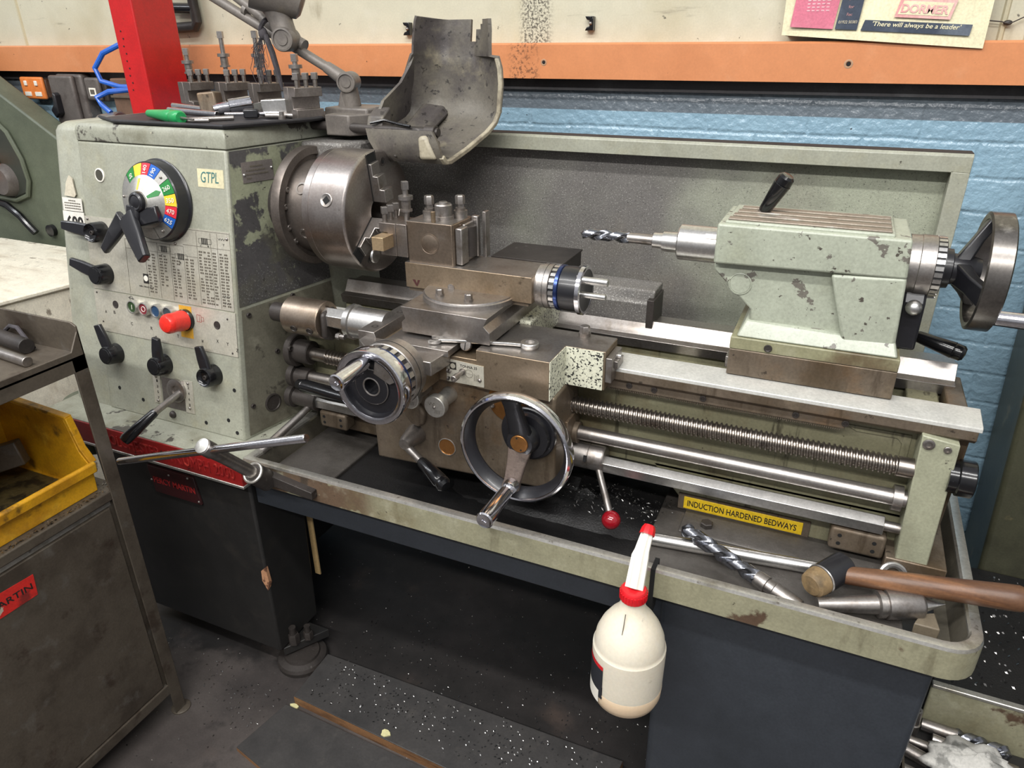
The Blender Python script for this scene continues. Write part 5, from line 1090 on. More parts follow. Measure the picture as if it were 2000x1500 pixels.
ar = (kn-jn).normalized()
obj('lower_arm', MB().cyl(jn, jn+ar*.06, .016,.0125,20).cyl(jn+ar*.05, ed, .0105,.0105,20), M_lamp, LP_)
obj('upper_arm', MB().cyl(kn+V((-.01,.0,.012)), ed+V((.02,.0,.042)), .0105,.0105,20).tube([kn+V((.03,0,-.005)),kn+V((-.03,0,.022)),kn+V((-.075,0,.05))],.0125,14), M_lamp, LP_)
obj('arm_collar', MB().cyl(kn+ar*.13, kn+ar*.14, .0128,.0128,20), M_lamp, LP_)
k2 = V((-.278,.115,.322))
obj('upper_joint', MB().lathe(k2+dj*-.02, dj, [(0,.024),(.048,.024),(.051,.0225),(.0515,.019),(.049,.0185),(.049,.012),(.051,.0115),(.051,.0003)], 36), M_lamp, LP_)
obj('shade_neck', MB().lathe(k2, (-.018,.0,.06), [(0,.024),(.03,.0245),(.055,.027),(.062,.03)], 32), M_lamp, LP_)
hd = V((-.62,-.45,.35)).normalized(); hc = V((-.288,.115,.41))
obj('lamp_shade', MB().lathe(hc-hd*.055, hd, [(0,.022),(.006,.032),(.04,.041),(.095,.050),(.10,.050),(.097,.046),(.045,.036),(.04,.0003)], 40), M_lamp, LP_)
mb = MB(); _,u_,w_ = mb.frame(hd)
for k in range(3):
    a_ = pi*k/3+.4; c = hc+hd*.036; mb.tube([c-(u_*cos(a_)+w_*sin(a_))*.047, c+(u_*cos(a_)+w_*sin(a_))*.047], .0016, 6)
obj('lamp_grille', mb, M_lamp, LP_)
# string tied round the arm with frayed ends
rg = thing('string_rag', kn+V((-.055,0,.03)), 'frayed dark string and rag strip tied round the lamp arm', 'string')
kp = V((-.338,.125,.346))
obj('string_knot', MB().torus(kp, ar, .018, .005, 24, 8).sphere(kp+V((0,-.014,-.012)), .011, 14, 8, (1,.8,1.2)), M_rag, rg)
obj('rag_strip', MB().tube([kp+V((.006,-.014,-.015)),kp+V((.018,-.014,-.05)),kp+V((.024,-.012,-.085)),kp+V((.03,-.01,-.125))],[.006,.0065,.006,.003],8), M_rag, rg)
mb = MB(); rnd = random.Random(5)
for k in range(34):
    a0_ = kp+V((rnd.uniform(-.016,.0),-.014,-.02)); pts = [a0_]; x_ = rnd.uniform(-.03,.006)
    ln = rnd.uniform(.04,.105)
    for j in range(1,6): pts.append(a0_+V((x_*min(1,j/2.5)+rnd.gauss(0,.003), rnd.gauss(0,.003), -ln*j/5)))
    mb.tube(pts, .0006, 4)
fr_ = obj('frayed_thread', mb, M_rag, rg); fr_['kind'] = 'stuff'

# --- twist drill in the tailstock
def twist(mb, p, d, R_, l, pitch, n=32, tip=None):
    p = V(p); d = V(d).normalized(); _,u,w = mb.frame(d); rings = []; rows = int(l/.003)
    tip = R_*.6 if tip is None else tip
    for i in range(rows+1):
        t = l*i/rows; ph = 2*pi*t/pitch; s = min(1, max(.03, t/tip)); ring = []
        for k in range(n):
            a_ = 2*pi*k/n; b_ = (a_ % pi)   # two flutes
            r = 1.0
            if b_ < 1.7: r = 1 - .52*sin(pi*b_/1.7)
            elif b_ > 1.9: r = .97
            ring.append(p + d*t + (u*cos(a_+ph)+w*sin(a_+ph))*R_*r*s)
        rings.append(ring)
    return mb.loft(rings)
TD = thing('twist_drill', (.50,0,-.02), 'long twist drill held in the tailstock quill', 'drill')
M_d2 = M_drill
obj('drill_flutes', twist(MB(), (.437,0,-.003), XA, .0104, .092, .098), M_drill, TD, ang=50)
obj('drill_neck', MB().cyl((.526,0,-.003),(.585,0,-.003),.0092,.0096,28), M_steel, TD)
obj('drill_sleeve', MB().lathe((.572,0,-.003), XA, [(0,.0125),(.001,.0138),(.018,.0142),(.018,.0172),(.045,.0178),(.048,.0165),(.06,.0125)], 36), M_bright, TD)

# --- combination spanner on the saddle
SP = thing('combination_spanner', (.33,-.21,-.166), 'slim bright combination spanner lying across the carriage saddle', 'spanner')
a_ = V((.246,-.222,-.162)); b_ = V((.412,-.182,-.1605)); d = (b_-a_).normalized(); s_ = V((-d.y,d.x,0))
obj('spanner_shank', MB().loft([[a_+d*t+s_*w*q+V((0,0,h)) for q,h in ((-1,.001),(-.8,.004),(.8,.004),(1,.001),(.8,-.0015),(-.8,-.0015))] for t,w in ((.008,.0065),(.03,.0048),(.09,.0042),(.14,.0045),(.158,.0065))]), M_bright, SP, bevel=.0006)
mb = MB(); out = []
for k in range(25):
    an = pi*.28+ (2*pi-.56*pi)*k/24; out.append((an,.0135))
ring1 = [a_ + (d*-cos(an)+s_*sin(an))*-0 + V((0,0,0)) for an,r in out]
c = a_
pts_o = [c - (d*cos(an)+s_*sin(an))*.0145 for an,r in out]; pts_i = [c - (d*cos(an)+s_*sin(an))*.0085 for an,r in out]
poly = pts_o+pts_i[::-1]; n = len(poly)
q = []
N_ = 25
for zz in (-.002,.0035): q += [p_+V((0,0,zz)) for p_ in pts_o] + [p_+V((0,0,zz)) for p_ in pts_i]
fs = []
for k in range(N_-1):
    fs += [(k,k+1,N_+k+1,N_+k)[::-1], (2*N_+k,2*N_+k+1,3*N_+k+1,3*N_+k), (k,k+1,2*N_+k+1,2*N_+k), (N_+k,3*N_+k,3*N_+k+1,N_+k+1)]
fs += [(0,N_,3*N_,2*N_),(N_-1,3*N_-1,4*N_-1,2*N_-1)]
obj('open_jaw', MB().add(q,fs), M_bright, SP)
obj('ring_end', MB().lathe(b_+V((0,0,-.003)), ZU, [(0,.009),(0,.0155),(.002,.0165),(.008,.0165),(.0095,.0155),(.0095,.009)], 32, True), M_bright, SP)
bw = obj('slotted_button', MB().lathe((.412,-.182,-.165), ZU, [(0,.0155),(.004,.0165),(.0055,.0155),(.0055,.0004)], 32), M_steel, SD)

# --- chuck key in its holder on the tray front
HO = obj('key_holder', MB().lathe((-.1135,-.352,-.456), (.007,.095,-.11), [(0,.0215),(.050,.0215),(.052,.02),(.052,.0003)], 32), M_darkiron, L, label='dark tube socket for the chuck key')
obj('holder_ring', MB().torus((-.1135,-.352,-.456), (.007,.095,-.11), .0195, .0032, 36, 8), M_trayrim, HO)
obj('holder_strap', MB().prism([(-.115,-.472),(.004,-.489),(.004,-.506),(-.115,-.498)],"y",-.326,-.309), M_darkiron, HO, bevel=.001)
CK = thing('chuck_key', (-.2,-.36,-.5), 'steel T-handled chuck key resting in a tube socket on the tray front', 'chuck key')
kh = V((-.120,-.440,-.353)); ks = V((-.113,-.352,-.456))
dk = (ks-kh)
obj('key_shaft', MB().lathe(kh, dk, [(-.014,.0135),(-.012,.0155),(.012,.0155),(.016,.0135),(.05,.0125),(dk.length+.01,.0125)], 32), M_steel, CK)
obj('key_end_cap', MB().lathe(kh-dk.normalized()*.0145, -dk, [(0,.0145),(.001,.0145),(.0015,.013),(.0015,.0003)], 32), M_silver, CK)
ka, kb = V((-.380,-.440,-.4445)), V((.118,-.440,-.2765))
obj('key_bar', MB().lathe(ka, kb-ka, [(0,.004),(.003,.0072),(.006,.0078),((kb-ka).length-.002,.0078),((kb-ka).length,.0068)], 24), M_chrome, CK)
# chuck key geometry
def redo_key():
    pass
# --- loose things lying in the tray
PZ = -.492
rod('steel_bar', (.650,-.210,PZ+.0115), (.985,-.170,PZ+.0115), .0115, 'long bright steel bar lying in the tray under the yellow plate', 'bar', M_bright)
BD = thing('big_twist_drill', (.8,-.23,PZ), 'big twist drill lying askew across the steel bar in the tray', 'drill')
p = V((.706,-.190,PZ+.038)); q = V((.955,-.305,PZ+.006)); d = (q-p).normalized()
obj('drill_flutes', twist(MB(), p, d, .0132, .155, .096, 40), M_drill, BD, ang=50)
obj('drill_shank', MB().lathe(p+d*.15, d, [(0,.0125),(.006,.014),(.02,.014),(.021,.0115),(.033,.0115),(.035,.0142),(.078,.0118),(.080,.009)], 32), M_steel, BD)
HM = thing('mallet', (1.0,-.24,PZ), 'hide-faced mallet with brown wooden handle resting over the tray corner', 'hammer')
hb_, he_ = V((.955,-.225,-.446)), V((1.205,-.205,-.424)); dh = (he_-hb_)
obj('mallet_handle', MB().lathe(hb_, dh, [(0,.0125),(.02,.0145),(.08,.0165),(.16,.0175),(.235,.0195),(dh.length-.004,.0195),(dh.length,.018)], 28), M_wood, HM)
obj('handle_end', MB().lathe(he_, dh, [(0,.018),(.001,.017),(.0012,.0003)], 28), M_woodend, HM)
mh = V((.95,-.225,-.446)); hd_ = V((-.50,-.72,-.06)).normalized()
obj('mallet_head', MB().lathe(mh-hd_*.030, hd_, [(0,.021),(.003,.0235),(.054,.0235),(.058,.0225)], 36), M_blackworn, HM)
obj('mallet_face', MB().lathe(mh+hd_*.024, hd_, [(0,.0228),(.012,.0225),(.022,.0205),(.026,.016),(.027,.0003)], 36), mat('rawhide_face', (128,106,74), .6, 0, [((78,66,48), 20, .45, .62, {'amt':.8}), ((158,142,110), 40, .58, .7, {'amt':.6,'seed':3})], bump=.3), HM)
obj('mallet_band', MB().torus(mh+hd_*.025, hd_, .0232, .0016, 36, 8), M_bright, HM)
obj('mallet_face', MB().lathe(mh-hd_*.027, -hd_, [(0,.0225),(.003,.021),(.004,.018),(.0045,.0003)], 36), M_blackworn, HM)
LC = thing('live_centre', (1.02,-.25,PZ), 'heavy steel live centre lying under the mallet handle', 'lathe centre')
p = V((.935,-.278,PZ+.0205)); q = V((1.112,-.212,PZ+.030)); d = (q-p).normalized()
obj('centre_shank', MB().lathe(p, d, [(0,.0105),(.09,.0155)], 32), M_steel, LC)
obj('centre_body', MB().lathe(p+d*.088, d, [(0,.0165),(.002,.021),(.010,.021),(.011,.019),(.013,.019),(.014,.023),(.062,.023),(.065,.0215),(.069,.016)], 40), M_steel, LC)
obj('centre_point', MB().cyl(p+d*.156, p+d*.19, .013, .0008, 28), M_bright, LC)
rk = obj('bearing_ring', MB().torus((1.045,-.150,PZ+.014), (.2,-.9,.5), .018, .0055, 40, 10), M_bright); tag(rk, 'small bright ring behind the mallet handle', 'ring')
ws = obj('wooden_wedge', MB().prism([(1.07,-.262),(1.105,-.262),(1.10,-.225),(1.08,-.235)], 'z', PZ, PZ+.02), mat('grimy_wedge', (104,94,78), .6), None, bevel=.002); tag(ws, 'little wooden wedge in the tray corner by the live centre', 'wedge')
# --- squirt bottle hung on the tray rim
SB = thing('squirt_bottle', (.671,-.375,-.692), 'milky plastic squirt bottle with red cap and white spout hung on the tray rim', 'bottle')
BX, BY = .671, -.375
obj('bottle_body', MB().lathe((BX,BY,-.693), ZU, [(0,.0003),(0,.038),(.004,.046),(.012,.053),(.025,.0575),(.045,.0585),(.118,.0595),(.124,.0592),(.127,.0570),(.131,.0566),(.145,.0545),(.163,.0475),(.180,.037),(.192,.0275),(.202,.0215),(.213,.0188),(.224,.0178),(.2245,.0003)], 56), M_bottle, SB)
obj('bottle_contents', MB().lathe((BX,BY,-.6925), ZU, [(.0,.0003),(0,.0384),(.004,.0464),(.012,.0534),(.025,.0579),(.045,.0589),(.046,.0584),(.046,.05)], 56), M_liquid, SB, label='pinkish liquid in the lower part')
obj('bottle_seam', MB().obox((BX-.004,BY-.0335,-.505), .0012, .0016, .038, XA, (.0,.42,1)), M_inkgrey, SB)
obj('cap', MB().lathe((BX,BY,-.474), ZU, [(0,.0205),(.003,.0215),(.017,.0205),(.020,.0185),(.0205,.011)], 40), M_capred, SB)
mb = MB()
for k in range(26):
    a_ = 2*pi*k/26; mb.obox(V((BX+.0212*cos(a_),BY+.0212*sin(a_),-.4655)), .0018, .0022, .013, (cos(a_),sin(a_),0), ZU)
cr = obj('cap_rib', mb, M_capred, SB); cr['kind'] = 'stuff'
s0, s1, s2 = V((BX,BY,-.456)), V((BX-.002,BY+.034,-.418)), V((BX+.000,BY+.064,-.392))
def spout(pts, ws):
    rings = []
    for (p_, w_, h_) in ((pts[0],.0145,.0125),(pts[0].lerp(pts[1],.5),.014,.0115),(pts[1],.0135,.0105),(pts[1].lerp(pts[2],.25),.0115,.009),(pts[2],.0095,.0085)):
        n_ = V((0,-.75,.66)); rings.append([p_+XA*w_*c_+n_*h_*e_ for c_,e_ in ((-1,-.6),(-.6,-1),(.6,-1),(1,-.6),(1,.3),(.55,.6),(.35,1),(-.35,1),(-.55,.6),(-1,.3))])
    return MB().loft(rings)
obj('spout', spout([s0,s1,s2], None), M_white, SB, bevel=.001)
obj('spout_tip', MB().lathe(s2-(s2-s1).normalized()*.004, (s2-s1), [(0,.0128),(.010,.0115),(.016,.0085),(.017,.005),(.0172,.0003)], 10), M_capred, SB)
mb = MB(); n_ = 10; z0_, z1_ = -.655, -.578; vs = []
def strip(a0,a1,z0,z1,r=.0599,lift=0):
    vs = []; N_ = 12
    for i in range(N_+1):
        a_ = a0+(a1-a0)*i/N_
        for z in (z0,z1): vs.append(V((BX+(r+lift)*cos(a_),BY+(r+lift)*sin(a_),z)))
    for i in range(N_+1):
        a_ = a0+(a1-a0)*i/N_
        for z in (z0,z1): vs.append(V((BX+(r+lift-.0012)*cos(a_),BY+(r+lift-.0012)*sin(a_),z)))
    q = 2*(N_+1); fs = [(2*i,2*i+2,2*i+3,2*i+1) for i in range(N_)]+[(q+2*i,q+2*i+1,q+2*i+3,q+2*i+2) for i in range(N_)]
    return MB().add(vs, fs)
LBL = obj('bottle_label', strip(d_(175),d_(243),-.655,-.586), mat('label_black', (38,40,46), .4), SB, label='black and red wrap label')
obj('label_red_band', strip(d_(175),d_(243),-.592,-.584,lift=.0002), M_capred, LBL)
obj('label_white_foot', strip(d_(175),d_(236),-.667,-.640,lift=.0002), M_white, LBL)
# --- duckboards on the floor
def board(name, P, z0, z1, label):
    o = thing(name, (*P[0], -FLOOR), label, 'floor board', 'duckboards in front of the lathe')
    obj('board_core', MB().prism(P, 'z', z0, z1-.003), M_plyedge, o)
    obj('board_top', MB().prism(P, 'z', z1-.003, z1), M_ply, o, bevel=.0012)
    return o
board('duckboard', [(-.129,-.345),(.62,-.38),(.64,-.195),(-.135,-.205)], -FLOOR, -1.093, 'raised plywood duckboard lying under the tray with a broken front edge')
board('duckboard', [(-.165,-.50),(.42,-.62),(.62,-.385),(-.14,-.362)], -FLOOR, -1.107, 'lower plywood duckboard cut off by the bottom of the picture')
# curls and crumbs of swarf on the floor
mb = MB(); rnd = random.Random(3)
for k in range(1500):
    if k < 560: x, y, z = rnd.gauss(-.22,.22), rnd.gauss(-.33,.10), -FLOOR+.002
    elif k < 1000: x, y, z = rnd.uniform(-.18,.66), rnd.gauss(-.08,.10), -FLOOR+.002
    else: x, y, z = rnd.uniform(-.1,.60), rnd.uniform(-.33,-.21), -1.0925+.0012
    if -.72 < x < -.12 and y > -.31: continue
    if k < 1000 and x > -.17 and y < -.19: continue
    if x > .68: continue
    s = rnd.uniform(.0012,.0035); a_ = rnd.random()*pi; c, s_ = cos(a_)*s, sin(a_)*s
    mb.add([(x-c,y-s_,z),(x+s_*.5,y-c*.5,z+.001),(x+c,y+s_,z+.0008),(x-s_*.5,y+c*.5,z)], [(0,1,2,3),(3,2,1,0)][:1])
fs_ = obj('floor_swarf', mb, M_swarf); tag(fs_, 'bright specks of metal swarf scattered over the floor and boards', 'metal swarf', kind='stuff')
for i,(x,y,z) in enumerate(((-.125,-.355,-FLOOR+.0005),(.13,-.345,-1.0928))):
    f_ = obj('pale_chip', MB().loft([[V((x+.011*cos(a_)*(1+.3*sin(3*a_+i)),y+.009*sin(a_),z+t)) for a_ in [2*pi*k/9 for k in range(9)]] for t in (0,.003)]), mat('pale_yellow_chip', (206,200,150), .6)); tag(f_, ('pale yellow chip on the floor by the duckboard corner','pale yellow chip near the front edge of the raised duckboard')[i], 'chip')

# --- tool cart at the left
CT = thing('tool_cart', (-.62,-.72,-FLOOR), 'brown steel tool cart with tray top and red-stickered door at the left', 'cart')
cx0, cx1, cy0, cy1 = -.85, -.366, -1.02, -.455
def leg(x, y): obj('leg', MB().prism([(x,y),(x-.028*sx,y),(x-.028*sx,y-.004*sy),(x-.004*sx,y-.004*sy),(x-.004*sx,y-.028*sy),(x,y-.028*sy)], 'z', -FLOOR+.004, -.200), M_cart, CT, bevel=.001)
for sx,x in ((1,cx1),(-1,cx0)):
    for sy,y in ((1,cy1),(-1,cy0)):
        leg(x,y)
        obj('foot_pad', MB().lathe((x-.008*sx,y-.008*sy,-FLOOR), ZU, [(0,.022),(.003,.022),(.005,.018),(.005,.0003)], 28), M_cart, CT)
obj('tray_floor', MB().box(cx0,cx1,cy0,cy1,-.203,-.199), M_cart, CT)
obj('tray_back_rim', MB().prism([(cx0,-.215),(cx1,-.215),(cx1,-.144),(cx1-.012,-.138),(cx0,-.138)], 'y', cy1-.004, cy1), M_cart, CT, bevel=.0012)
obj('tray_side_rim', MB().prism([(cy0,-.228),(cy1,-.228),(cy1,-.148),(cy1-.024,-.188),(cy0,-.188)], 'x', cx1-.004, cx1), M_cart, CT, bevel=.0012)
obj('tray_far_rim', MB().box(cx0,cx0+.004,cy0,cy1,-.228,-.188), M_cart, CT, bevel=.001)
obj('tray_front_rim', MB().box(cx0,cx1,cy0,cy0+.004,-.228,-.188), M_cart, CT, bevel=.001)
CB = obj('cabinet', MB().box(cx0+.006,cx1-.010,cy0+.006,cy1-.006,-1.045,-.505), M_cart, CT, bevel=.002)
obj('shelf_top', MB().box(cx0+.002,cx1-.001,cy0+.002,cy1-.002,-.508,-.486), M_cart, CB, bevel=.003)
obj('gap_strip', MB().box(cx1-.0125,cx1-.0085,cy0+.02,cy1-.03,-.520,-.508), M_trayrim, CB)
obj('cart_door', MB().box(cx1-.012,cx1-.004,cy0+.03,cy1-.036,-1.022,-.522), M_cart, CB, bevel=.002)
obj('bottom_rail', MB().box(cx1-.03,cx1-.001,cy0+.03,cy1-.026,-1.052,-1.024), M_cart, CB, bevel=.002)
ST = obj('door_sticker', MB().prism([(-.80,-.548),(-.664,-.556),(-.668,-.600),(-.80,-.598)], 'x', cx1-.0045, cx1-.0032), mat('red_sticker', (196,40,34), .5, 0, [((96,38,34), 24, .55, .66, {'amt':.8}), ((176,168,150), 14, .63, .66, {'seed':5})]), CB, label='torn red dealer sticker')
text('sticker_lettering', 'PERCY MARTIN', M_ink, ST, (cx1-.003,-.822,-.578), (0,1,-.03), ZU, .150, .013, bold=.01)
# bars on the cart top
rod('turned_bar', (-.60,-.478,-.1845), (-.462,-.496,-.1845), .0145, 'dark turned bar end on the cart top', 'bar', M_darkiron)
rod('bright_bar', (-.56,-.522,-.1895), (-.404,-.536,-.1895), .0095, 'bright round bar lying beside the dark bar on the cart top', 'bar', M_steel)
bs = obj('leather_strap', MB().tube([(-.60,-.462,-.198),(-.54,-.47,-.165),(-.51,-.475,-.162),(-.485,-.478,-.185),(-.47,-.48,-.195)], .004, 8), M_rag); tag(bs, 'thin dark strap looped over the dark bar on the cart', 'strap')
# yellow bin on the cart shelf
YB = thing('storage_bin', (-.5,-.6,-.486), 'yellow plastic storage bin with dirty low front on the cart shelf', 'bin')
bz = -.4858
def binshell():
    mb = MB(); t = .004
    x0,x1,y0,y1 = -.64,-.392,-.80,-.49
    zb = bz+.004
    # floor, back, two sides with sloped top edge, low front with lip
    mb.box(x0,x1,y0,y1,bz,zb)
    mb.box(x0,x0+t,y0,y1,bz,bz+.165)
    for y in (y0,y1-t): mb.prism([(x0,bz),(x1,bz),(x1,bz+.062),(x1-.018,bz+.085),(x1-.035,bz+.155),(x0,bz+.165)], 'y', y, y+t)
    mb.prism([(x1-t,bz),(x1,bz),(x1+.004,bz+.058),(x1,bz+.060)], 'y', y0, y1)
    return mb
obj('bin_shell', binshell(), M_bin, YB, bevel=.0015)
obj('front_lip', MB().prism([(-.395,bz+.042),(-.378,bz+.046),(-.376,bz+.066),(-.382,bz+.070),(-.395,bz+.062)], 'y', -.80, -.488), M_bin, YB, bevel=.002)
obj('side_rim', MB().prism([(-.64,bz+.163),(-.424,bz+.152),(-.422,bz+.159),(-.64,bz+.171)], 'y', -.494, -.478), M_bin, YB, bevel=.002)
obj('bin_corner', MB().prism([(-.428,bz+.155),(-.410,bz+.090),(-.390,bz+.064),(-.384,bz+.066),(-.404,bz+.094),(-.420,bz+.157)], 'y', -.494, -.480), M_bin, YB, bevel=.001)
sw_ = obj('bin_swarf', heap(-.635,-.40,-.79,-.50,bz+.0045,.016,20,20,9), mat('grimy_swarf', (96,84,52), .5, .3, [((44,38,28), 30, .45, .6, {'amt':.9}), ((170,166,150), 240, .66, .7, {'metal':.8,'rough':.3})], bump=.6, bscale=200)); tag(sw_, 'dirty swarf and dust lying in the yellow bin', 'metal swarf', kind='stuff')
bl_ = obj('rusty_offcut', MB().obox((-.585,-.56,bz+.06), .12, .03, .05, (.7,.6,.2), (0,.2,1)), M_cart, None, bevel=.003); tag(bl_, 'brown steel offcut standing in the yellow bin', 'offcut')
mb = MB(); rnd = random.Random(8)
for k in range(260):
    y = rnd.uniform(-.80,-.46); x = -.372-abs(rnd.gauss(0,.006)) if y < -.49 else rnd.uniform(-.5,-.37); z = -.4855
    s = rnd.uniform(.001,.0035); a_ = rnd.random()*pi; c, s_ = cos(a_)*s, sin(a_)*s
    mb.add([(x-c,y-s_,z),(x+s_*.5,y-c*.5,z+.0014),(x+c,y+s_,z+.001),(x-s_*.5,y+c*.5,z)], [(0,1,2,3)])
cs_ = obj('cart_swarf', mb, M_swarf); tag(cs_, 'curls of swarf along the cart shelf edge in front of the bin', 'metal swarf', kind='stuff')
# ------------------------------------------------------------------ behind and beside the lathe
WC = thing('white_cabinet', (-1.4,.1,-FLOOR), 'low cabinet with dirty cream-white top behind the left end of the lathe', 'cabinet')
obj('cabinet_body', MB().prism([(-1.80,-.35),(-1.165,-.35),(-1.105,.03),(-1.01,.30),(-1.80,.30)], 'z', -FLOOR, -.312), M_whitecab, WC, bevel=.006)
obj('cabinet_top', MB().prism([(-1.81,-.36),(-1.158,-.36),(-1.096,.03),(-1.0,.305),(-1.81,.305)], 'z', -.312, -.298), M_whitecab, WC, bevel=.004)
bb = obj('blue_cap', MB().lathe((-1.30,-.17,-.298), ZU, [(0,.02),(.016,.02),(.02,.016),(.02,.0003)], 24), M_hose); tag(bb, 'bright blue bottle cap on the white cabinet at the picture edge', 'cap')
MG = thing('green_machine', (-1.7,.4,-FLOOR), 'dark green machine with sloping top edge at the far left', 'machine')
g = MB().prism([(-2.6,-FLOOR),(-1.30,-FLOOR),(-1.30,-.05),(-1.478,.055),(-1.675,.168),(-2.6,.70)], 'y', .36, .44)
obj('machine_guard', g, M_machgreen, MG, bevel=.006)
obj('guard_recess', MB().prism([(-2.1,.10),(-1.73,.09),(-1.69,.05),(-1.655,-.03),(-1.650,-.10),(-1.675,-.145),(-1.74,-.165),(-2.1,-.155)], 'y', .352, .364), mat('recess_dark', (50,53,46), .5), MG, bevel=.006)
obj('recess_rim', MB().tube([(-2.1,.352,.105),(-1.735,.352,.095),(-1.685,.352,.053),(-1.648,.352,-.03),(-1.643,.352,-.10),(-1.668,.352,-.15),(-1.735,.352,-.172),(-2.1,.352,-.16)], .008, 8), M_machgreen, MG)
obj('recess_hub', MB().lathe((-1.755,.352,-.105), NY, [(0,.055),(.02,.05),(.03,.045),(.03,.0003)], 28), M_greybox, MG)
for z in (-.05,-.09): obj('orange_block', MB().box(-1.86,-1.765,.30,.352,z-.017,z+.017), M_orange_sock, MG, bevel=.004)
obj('machine_cable', MB().tube([(-1.83,.33,-.175),(-1.76,.328,-.187),(-1.71,.33,-.22),(-1.68,.33,-.25),(-1.66,.335,-.275)], .012, 10), M_black, MG)
obj('cable_gland', MB().lathe((-1.60,.36,-.265), NY, [(0,.02),(.015,.02),(.016,.0003)], 20), M_black, MG)
# red post
RP = obj('red_post', MB().prism([(-.972,.262),(-.888,.262),(-.888,.40),(-.972,.40)], 'z', -FLOOR, 1.6), M_post, None, bevel=.004); tag(RP, 'bright red square steel post standing behind the headstock', 'post')
mb = MB()
for k in range(9): mb.lathe((-.948+.004*(k%2), .2615, .345-.018*k), NY, [(0,.0022),(.0006,.0022),(.0006,.0002)], 8)
obj('post_drip', mb, M_ink, RP, label='row of small dark drips')
# switch gear on the wall under the trunking
SK = thing('double_socket', (-1.73,.53,.14), 'orange double socket box under the trunking at the left', 'socket')
obj('socket_box', MB().box(-1.775,-1.672,.52,.549,.146,.208), mat('socket_box_brown', (92,66,50), .5), SK, bevel=.006)
fp = obj('socket_plate', MB().box(-1.783,-1.670,.508,.521,.143,.214), M_orange_sock, SK, bevel=.006, seg=3)
for x in (-1.752,-1.70):
    obj('socket_switch', MB().box(x-.007,x+.007,.504,.509,.186,.202), M_white, fp, bevel=.002)
    obj('socket_hole', MB().box(x-.016,x+.016,.506,.509,.153,.167), M_white, fp, bevel=.001)
IS = thing('isolator_switch', (-1.55,.5,.06), 'tall dark brown isolator box with a lever on its front', 'switch')
obj('isolator_box', MB().box(-1.585,-1.46,.497,.549,.045,.226), M_greybox, IS, bevel=.010, seg=3)
obj('isolator_lid', MB().box(-1.598,-1.485,.480,.499,.035,.222), M_greybox, IS, bevel=.008, seg=3)
obj('isolator_lever', MB().prism([(-1.590,.115),(-1.572,.09),(-1.553,.105),(-1.553,.165),(-1.565,.172),(-1.570,.135)],'y',.458,.482), M_blackworn, IS, bevel=.004)
GS = thing('grey_switch', (-1.42,.5,.14), 'small grey switch box with a white label beside the isolator', 'switch')
obj('switch_box', MB().box(-1.445,-1.37,.512,.549,.143,.212), M_darkiron, GS, bevel=.006, seg=3)
gf = obj('switch_front', MB().box(-1.452,-1.386,.498,.514,.146,.216), M_greybox, GS, bevel=.008, seg=3)
obj('switch_label', MB().box(-1.432,-1.402,.4965,.4985,.160,.185), M_white, gf)
obj('label_motif', MB().box(-1.427,-1.408,.4958,.497,.166,.180), M_inkgrey, gf)
BXX = thing('wall_box', (-1.2,.5,.08), 'brown wall box with red lettering half hidden by the red post', 'box')
obj('box_body', MB().box(-1.30,-.98,.475,.549,.07,.216), mat('brown_box', (106,82,66), .5, 0, [((80,60,48), 9, .5, .7, {'amt':.7})]), BXX, bevel=.004)
obj('box_lip', MB().box(-1.30,-.98,.466,.477,.160,.167), M_ironbrown, BXX, bevel=.001)
text('box_lettering', 'flowtrol', mat('box_red', (150,40,36), .5), BXX, (-1.285,.4745,.179), UH, ZU, .135, .019, bold=.02)
# air hose with fitting
AH = thing('air_hose', (-1.1,.35,.15), 'curled bright blue air hose with a dented metal fitting beside the red post', 'hose')
obj('hose_coil', MB().tube([(-1.12,.40,.315),(-1.17,.37,.29),(-1.205,.36,.25),(-1.19,.36,.215),(-1.13,.37,.20),(-1.06,.40,.197),(-1.02,.42,.20),(-1.06,.36,.195),(-1.12,.32,.19),(-1.15,.30,.175),(-1.135,.30,.155),(-1.105,.30,.135)], .0075, 10), M_hose, AH)
obj('hose_fitting', MB().lathe((-1.145,.30,.10), (.9,0,.12), [(0,.030),(.075,.030),(.078,.026),(.078,.0003)], 28), M_steel, AH)
obj('fitting_base', MB().box(-1.14,-1.07,.27,.33,-.298,.085), M_greybox, AH, bevel=.004)
# lagged pipes on the cream wall
PP_ = thing('wall_pipe', (-1.0,.53,.36), 'black lagged pipe loop on the cream wall right of the red post', 'pipe')
obj('pipe_run', MB().tube([(-1.12,.528,.353),(-1.0,.528,.356),(-.955,.528,.358),(-.945,.528,.37),(-.948,.528,.42),(-.95,.528,.7)], .0145, 12), M_darkiron, PP_)
obj('pipe_branch', MB().cyl((-1.03,.528,.408),(-.945,.528,.405),.0145,n=16), M_black, PP_)
obj('pipe_stub', MB().cyl((-1.12,.528,.412),(-1.03,.528,.408),.008,n=14), M_steel, PP_)
# pipe clips
for i,(x,z) in enumerate(((-.237,.344),(.259,.350))):
    c = thing('pipe_clip', (x,.55,z), ('empty pipe clip on the cream wall above the chuck guard, left of the two','empty pipe clip on the cream wall right of the dark streak')[i], 'clip')
    obj('clip_body', MB().prism([(x-.010,z-.015),(x+.010,z-.015),(x+.010,z+.015),(x-.010,z+.015),(x-.006,z+.008),(x+.001,z+.006),(x+.001,z-.006),(x-.006,z-.008)], 'y', .532, .5498), M_black, c, bevel=.0015)
    obj('clip_screw', MB().sphere((x+.004,.532,z), .004, 12, 8), M_steel, c)
